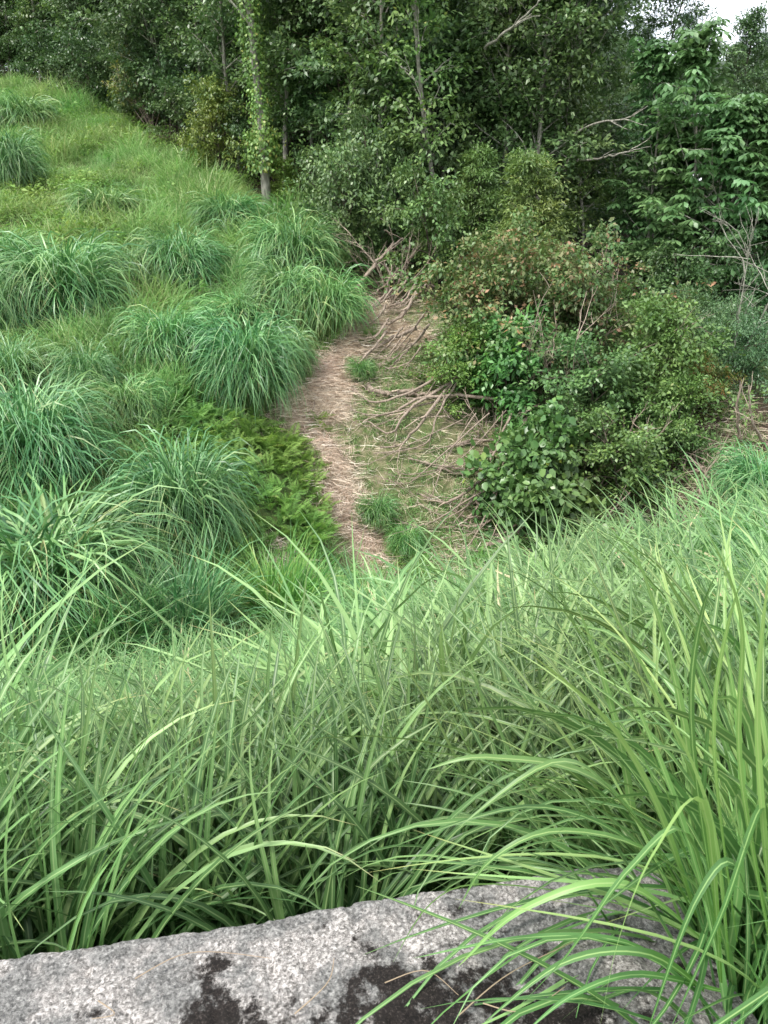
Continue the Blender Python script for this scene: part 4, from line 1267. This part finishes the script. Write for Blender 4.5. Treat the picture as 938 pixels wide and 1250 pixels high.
def bare_shrub(px, py, lift, H, lab, seed, r=.02, n=5, spread=.6, mat='dead', name='dead_brush', cat='dead shrub', m=7, Y_=None):
    g = np.random.default_rng(seed)
    p = hit(px, py, 0, 8) if Y_ is None else at(px, py, Y_)
    paths, rad = [], []
    for i in range(n):
        az = g.random() * 6.28
        b = curve_path(g, (g.normal(0, .06), g.normal(0, .06), 0), (math.cos(az) * spread, math.sin(az) * spread, 1), H * g.uniform(.7, 1), 10, .1, .1)
        paths.append(b); rad.append(np.linspace(1, .25, 10) * r)
        for j in range(m):
            k = g.integers(2, 10)
            d = b[k] - b[k - 1]; d = d / np.linalg.norm(d) + g.normal(0, .5, 3)
            c = curve_path(g, b[k], d, H * g.uniform(.15, .4), 6, .15, .1)
            paths.append(c); rad.append(np.linspace(.45, .12, 6) * r)
            for q in range(2):
                d = c[3] - c[2]; d = d / np.linalg.norm(d) + g.normal(0, .6, 3)
                paths.append(curve_path(g, c[g.integers(2, 5)], d, H * g.uniform(.06, .18), 4, .15, .1)); rad.append(np.linspace(.22, .1, 4) * r)
    V, F, A = tubes(paths, rad, 5)
    o = link(name, mk_mesh(name, V, F, M[mat], A))
    o.location = p
    tag(o, lab, cat, 'bare shrubs')
    return o
bare_shrub(478, 372, 0, 1.7, 'grey dead brush standing over the stems at the gully head', 801, .015, 5, .6, m=8)
bare_shrub(462, 352, 0, 1.5, 'tangled dead brush leaning behind the first over the dark hollow', 802, .013, 5, .8, m=8)
bare_shrub(755, 400, 0, 1.7, 'whitish forked dead twigs above the thicket against the dark hollow', 803, .018, 4, .7, m=8, Y_=16.6)
bare_shrub(705, 365, 0, 1.0, 'small whitish dead twigs left of the forked ones', 804, .014, 4, .6, m=7, Y_=16.8)
bare_shrub(905, 440, 0, 3.2, 'tall bare grey sapling at the right in front of the large-leaved trees', 805, .018, 2, .2, 'bark_pale', 'bare_sapling', 'bare sapling', 12, Y_=13.6)
bare_shrub(185, 160, 0, 2.0, 'bundle of bare brown stems under the yellowish shrub', 806, .022, 12, .45, 'dead', m=5, Y_=29.2)

def free_branch(pts, r, lab, seed):
    g = np.random.default_rng(seed)
    P = smooth_path([at(*p) for p in pts], 14)
    P += g.normal(0, r * .5, P.shape)
    o0 = P[0].copy(); P = P - o0
    paths = [P]; rad = [np.linspace(1, .35, 14) * r]
    for i in range(5):
        k = g.integers(6, 14)
        d = P[k] - P[k - 1]; d = d / np.linalg.norm(d) + g.normal(0, .4, 3)
        paths.append(curve_path(g, P[k], d, .5, 5, .15, .1)); rad.append(np.linspace(.4, .15, 5) * r)
    V, F, A = tubes(paths, rad, 6)
    o = link('pale_branch', mk_mesh('pale_branch', V, F, M['bark_pale'], A))
    o.location = o0
    tag(o, lab, 'bare branch', 'pale bare branches in the crowns')
free_branch([(700, 165, 18.6), (728, 150, 18.0), (752, 147, 17.6), (775, 141, 17.4)], .028, 'upper of the two crooked pale branches before the dark crowns at the right', 1)
free_branch([(705, 196, 18.4), (728, 194, 18.0), (748, 190, 17.6), (772, 183, 17.4)], .028, 'lower of the two crooked pale branches before the dark crowns at the right', 2)
free_branch([(590, 60, 18.6), (612, 42, 18.2), (640, 22, 18.0), (665, -5, 17.8)], .035, 'long grey branch slanting up to the top edge, centre', 3)

# ------------------------------------------------------------------ foreground clumps, leaf by leaf
LEAF = []
for i in range(14):
    g = np.random.default_rng(1000 + i)
    t0 = [.03, .06, .1, .15, .2, .25, .3, .08, .12, .2, .05, .3, .4, .18][i]
    t1 = [.5, .9, 1.3, 1.7, 2.1, 2.4, 1.9, 2.0, 1.5, 1.1, 1.2, 2.6, 2.2, 1.8][i]
    V, F, A = blades(g, np.zeros((1, 3)), np.zeros(1), np.array([t0]), np.array([t1]), np.ones(1), np.array([.021]), k=14, across=3,
                     power=[1.2, 1.5, 2.0][i % 3], roll=.25, fold=.35, side=1.2, rnd=np.array([g.random()]))
    LEAF.append(mk_mesh('leaf', V, F, M['grass_near'], A))

def leaf_clump(x, y, n, L, lab, seed, r0=.16, wid=1.0, bias=None, tint=(1, 1, 1), z=None, group='silver grass clumps behind the concrete', low=.3, away=False):
    g = np.random.default_rng(seed)
    zz = float(hz(x, y)) if z is None else z
    t = empty('silver_grass_clump', (x, y, zz))
    tag(t, lab, 'grass clump', group)
    for i in range(n):
        o = link('leaf', LEAF[g.integers(0, 14)], t)
        a = g.random() * 6.28; rr = math.sqrt(g.random()) * r0
        o.location = (math.cos(a) * rr, math.sin(a) * rr, -.04)
        az = a + g.normal(0, .9)
        if away and math.sin(az) < .05:
            az = -az + .15
        if bias is not None and g.random() < bias[1]:
            az = bias[0] + g.normal(0, .6)
        s = L * g.uniform(low + .35, 1.1)
        o.scale = (s, s * wid * g.uniform(.75, 1.25), s)
        o.rotation_euler = (g.normal(0, .08), g.normal(0, .1), az)
        v = g.uniform(.8, 1.2)
        o.color = (tint[0] * v * g.uniform(.95, 1.15), tint[1] * v, tint[2] * v, 1)
    return t
ROW = [(-1.62, 'clump outside the left picture edge behind the concrete'),
       (-1.20, 'broad-leaved grass clump behind the concrete at the left picture edge'),
       (-.84, 'second clump from the left edge behind the concrete, leaves falling over dark shade'),
       (-.50, 'third clump from the left edge behind the concrete'),
       (-.17, 'clump behind the concrete left of the middle of the picture'),
       (.15, 'clump behind the concrete at the middle of the picture'),
       (.46, 'clump behind the highest stretch of the concrete, right of the middle'),
       (.78, 'clump behind the broken right end of the concrete')]
for i, (x, lab) in enumerate(ROW):
    leaf_clump(x, float(back_line(x)) + .30 + .08 * (i % 2), 210, 1.06, lab, 1100 + i, r0=.17, wid=.95, away=True)
ROW2 = [(-1.55, 'second-row clump at the left edge'), (-1.0, 'second-row clump over the dark gap at the left'), (-.45, 'second-row clump left of the middle'),
        (.05, 'second-row clump in the middle'), (.5, 'second-row clump right of the middle'), (.98, 'second-row clump behind the broken end')]
for i, (x, lab) in enumerate(ROW2):
    leaf_clump(x, float(back_line(x)) + .66 + .08 * (i % 2), 170, 1.2, lab + ' of the silver grass behind the concrete', 1200 + i, r0=.2, wid=.85, away=True)
NEARC = 'silver grass clumps at the right end of the concrete'
leaf_clump(.84, 1.10, 210, 1.15, 'big near clump at the lower right, its long leaves arching over the concrete end', 1301, r0=.2, wid=.62, tint=(1.15, 1.1, 1.0), group=NEARC)
leaf_clump(.82, 1.55, 190, 1.3, 'tall clump rising behind the big near one at the right', 1302, r0=.18, wid=.65, tint=(1.1, 1.08, 1.0), group=NEARC)
leaf_clump(1.0, 1.35, 260, 1.42, 'tallest clump, cut by the right picture edge', 1303, r0=.18, wid=.58, tint=(1.15, 1.1, 1.0), group=NEARC)
leaf_clump(1.4, 2.1, 170, 1.5, 'clump at the right edge behind the tallest one', 1304, r0=.2, wid=.65, tint=(1.1, 1.08, 1.0), group=NEARC)
# leaves arching over the wall, shaped one by one
def bez_leaf(pts, W, parent, tint, seed):
    g = np.random.default_rng(seed)
    P = smooth_path([at(*p) for p in pts], 20)
    T = np.gradient(P, axis=0); T /= np.linalg.norm(T, axis=1, keepdims=True)
    S = np.cross(T, np.array([0, 0, 1.0])); 
    S = S / (np.linalg.norm(S, axis=1, keepdims=True) + 1e-6)
    for k in range(1, 20):
        if (S[k] * S[k - 1]).sum() < 0: S[k] *= -1
    N = np.cross(S, T); N *= np.sign(N[:, 2:3] + 1e-6)
    ro = g.normal(0, .4) + np.linspace(0, g.normal(0, .5), 20)
    S2 = S * np.cos(ro)[:, None] + N * np.sin(ro)[:, None]
    s = np.linspace(0, 1, 20)
    w_ = (W / 2 * (np.minimum(1, .5 + 2 * s) * (1 - s ** 2.6) + .02))[:, None]
    V = np.stack([P - S2 * w_ + N * w_ * .3, P, P + S2 * w_ + N * w_ * .3], 1)
    idx = np.arange(60).reshape(20, 3)
    F = np.concatenate([np.stack([idx[:-1, c], idx[:-1, c + 1], idx[1:, c + 1], idx[1:, c]], -1) for c in (0, 1)])
    V = V.reshape(-1, 3) - np.array(parent.location)
    me = mk_mesh('leaf', V, F, M['grass_near'], {'rnd': np.full(60, g.random() * .8), 'along': np.repeat(s, 3), 'across': np.tile([1., 0, 1.], 20)})
    o = link('leaf', me, parent)
    o.color = (*tint, 1)
arch = empty('silver_grass_clump', (.66, 1.08, float(hz(.66, 1.08))))
tag(arch, 'nearest sparse clump whose widest leaves hang across the concrete at the lower right', 'grass clump', NEARC)
ARCS = [
    [(850, 1130, 1.1), (780, 1035, 1.05), (650, 985, 1.0), (475, 1035, .98)],
    [(850, 1120, 1.1), (790, 1040, 1.02), (680, 1015, 1.0), (600, 1050, .98), (560, 1110, .98)],
    [(840, 1140, 1.1), (740, 1100, 1.05), (590, 1080, 1.05), (525, 1105, 1.03), (480, 1175, 1.0)],
    [(850, 1200, 1.05), (760, 1150, 1.0), (640, 1145, 1.0), (505, 1170, 1.0)],
    [(860, 1210, 1.0), (790, 1165, .92), (690, 1175, .9), (590, 1250, .86)],
    [(880, 1200, 1.0), (860, 985, .9), (800, 1040, .82), (755, 1150, .78), (730, 1270, .76)],
    [(880, 1180, 1.0), (840, 1020, .9), (770, 1060, .85), (690, 1170, .8), (600, 1262, .78)],
    [(850, 1120, 1.1), (800, 980, 1.0), (740, 880, .95), (650, 800, .9)],
    [(860, 1120, 1.1), (800, 930, 1.0), (720, 790, .95), (640, 690, .9)],
    [(880, 1150, 1.05), (845, 900, .95), (860, 740, .92), (905, 660, .9)],
    [(900, 1150, 1.05), (872, 920, .95), (890, 760, .9), (938, 640, .88)],
    [(890, 1180, 1.0), (868, 1000, .95), (800, 850, .9), (700, 760, .85)],
    [(950, 1100, 1.0), (935, 980, .9), (880, 1120, .8), (815, 1265, .75)],
    [(950, 1200, 1.0), (905, 950, .9), (905, 760, .85), (860, 640, .82)],
    [(860, 1150, 1.1), (760, 1080, 1.0), (640, 1110, .98), (560, 1180, .96)],
    [(880, 1210, 1.0), (780, 1190, .95), (700, 1215, .9), (640, 1262, .86)],
    [(840, 1100, 1.12), (740, 960, 1.05), (600, 925, 1.0), (520, 940, 1.0)],
    [(850, 1100, 1.12), (760, 980, 1.05), (680, 930, 1.0), (560, 1010, .95)],
    [(930, 1200, .95), (900, 1060, .85), (850, 1100, .8), (790, 1262, .76)],
    [(945, 1150, .95), (925, 900, .85), (938, 700, .8)],
]
for i, a in enumerate(ARCS):
    bez_leaf(a, (.011 + .005 * ((i * 7) % 5) / 4) * (.62 if i in (9, 10, 11, 13, 19) else 1), arch, (1.2, 1.12, .95) if i % 3 else (1.1, 1.1, .95), 1400 + i)

# fallen dry stalks on the concrete and the soil at its end
def stalk(pts, r, lab):
    P = smooth_path([on_plane(x, y, ZC + .012 + h) for x, y, h in pts], 12)
    o0 = P[0].copy()
    V, F, A = tubes([P - o0], [np.linspace(1, .5, 12) * r], 5)
    o = link('dry_stalk', mk_mesh('dry_stalk', V, F, M['straw'], A)); o.location = o0
    tag(o, lab, 'dry stalk', 'dry stalks on the concrete')
stalk([(165, 1195, .004), (215, 1168, .006), (260, 1162, .006), (330, 1170, .004)], .0012, 'thin dry stalk lying across the lichen patch of the concrete, left')
stalk([(120, 1222, .004), (140, 1238, .01), (112, 1244, .004)], .0013, 'small bent straw on the concrete near the lower left corner')
stalk([(360, 1238, .006), (400, 1200, .01), (408, 1170, .012)], .0014, 'pale straw lying up the middle of the concrete')
stalk([(470, 1200, .004), (520, 1185, .006), (560, 1215, .006)], .0012, 'dry stalk curled over the dark moss of the concrete')
stalk([(560, 1240, .01), (620, 1190, .03), (700, 1150, .03)], .0014, 'dry stalk leaning over the dark moss at the right')
stalk([(590, 1225, .01), (640, 1235, .02), (690, 1205, .03)], .0014, 'dry stalk beside the hanging leaves on the concrete')

# slender pale-stemmed trees at the front of the wood
KIND['sapling'] = make_tree(21, 9.5, .22, 1.5, 34, 6, 12, .14, .075, M['leaf_a'], M['bark_pale'], spray=(.26, .07), tr=.085, elev=(.4, 1.0), lean=.05)
KIND['sapling2'] = make_tree(22, 8.5, .3, 1.3, 28, 6, 12, .13, .07, M['leaf_b'], M['bark_pale'], spray=(.24, .07), tr=.07, elev=(.5, 1.1), lean=.12)
for i, (px, Y_, kd, s_, lab) in enumerate([
        (75, 34.5, 'sapling2', .8, 'thin pale leaning trunk on the slope crest, right of the corner trees'),
        (252, 26.5, 'sapling', .9, 'pale-trunked slender tree rising behind the olive-yellow shrub'),
        (395, 20.6, 'sapling2', .95, 'slender pale stem rising from the dark-green shrub at the gully head'),
        (455, 19.8, 'sapling', .9, 'slender tree leaning over the dead brush'),
        (545, 19.0, 'sapling2', 1.0, 'slender grey stem behind the mid-green pale shrub'),
        (668, 19.0, 'sapling', .9, 'slender tree left of the crooked pale branches'),
        (725, 18.6, 'sapling2', .62, 'thin upright pale stem between the crooked branches and the large-leaved trees'),
        (350, 22.5, 'sapling', .95, 'slender tree close behind the vine-wrapped trunk on its right')]):
    plant_at('slender_tree', kd, at(px, 283, Y_)[0], Y_, s_, i * 2.1, lab, 'tree', WOOD, (1.15, 1.2, 1.05))

for i, (px, py, Y_, H_, lab) in enumerate([
        (640, 500, 13.9, 2.6, 'bare forked stems showing through the bronze-tinted bushes, left part of the thicket'),
        (690, 505, 13.3, 2.4, 'bare pale stems crossing inside the middle of the thicket'),
        (730, 600, 12.3, 1.7, 'low bare stems poking out above the round-leaved vines'),
        (600, 540, 13.2, 1.3, 'short bare stems at the left foot of the thicket')]):
    bare_shrub(px, py, 0, H_, lab, 830 + i, .018, 5, .7, m=7, Y_=Y_)
g = np.random.default_rng(650)
for i in range(11):     # stems that droop out of the vine mound towards the viewer
    x0 = g.uniform(600, 720); y0 = g.uniform(560, 640)
    x1 = x0 - g.uniform(50, 120); y1 = y0 + g.uniform(5, 55)
    dead_branch([(x0, y0, g.uniform(.4, .8)), (x0 * .6 + x1 * .4, y1 + 6, .2), (x1, y1, .06)], g.uniform(.012, .028),
                'thin bare stem trailing from the vine mound over the lower gully', 4, seed=200 + i, group='bare stems trailing from the vine mound')

# more pale stems showing along the front of the wood
for i, (px, Y_, s_, lab) in enumerate([
        (38, 36.6, .75, 'pair of thin pale trunks at the crest near the upper left corner'),
        (128, 33.8, .7, 'short pale trunk at the crest, left of the yellowish shrub'),
        (300, 24.0, .85, 'slender tree just left of the vine-wrapped trunk'),
        (480, 20.2, .95, 'slender pale trunk above the shrub between the two green ones'),
        (600, 19.4, .9, 'slender pale trunk behind the slimmer feathery tree'),
        ]):
    plant_at('slender_tree', 'sapling2' if i % 2 else 'sapling', at(px, 283, Y_)[0], Y_, s_, 1 + i * 1.7, lab, 'tree', WOOD, (1.2, 1.25, 1.1))
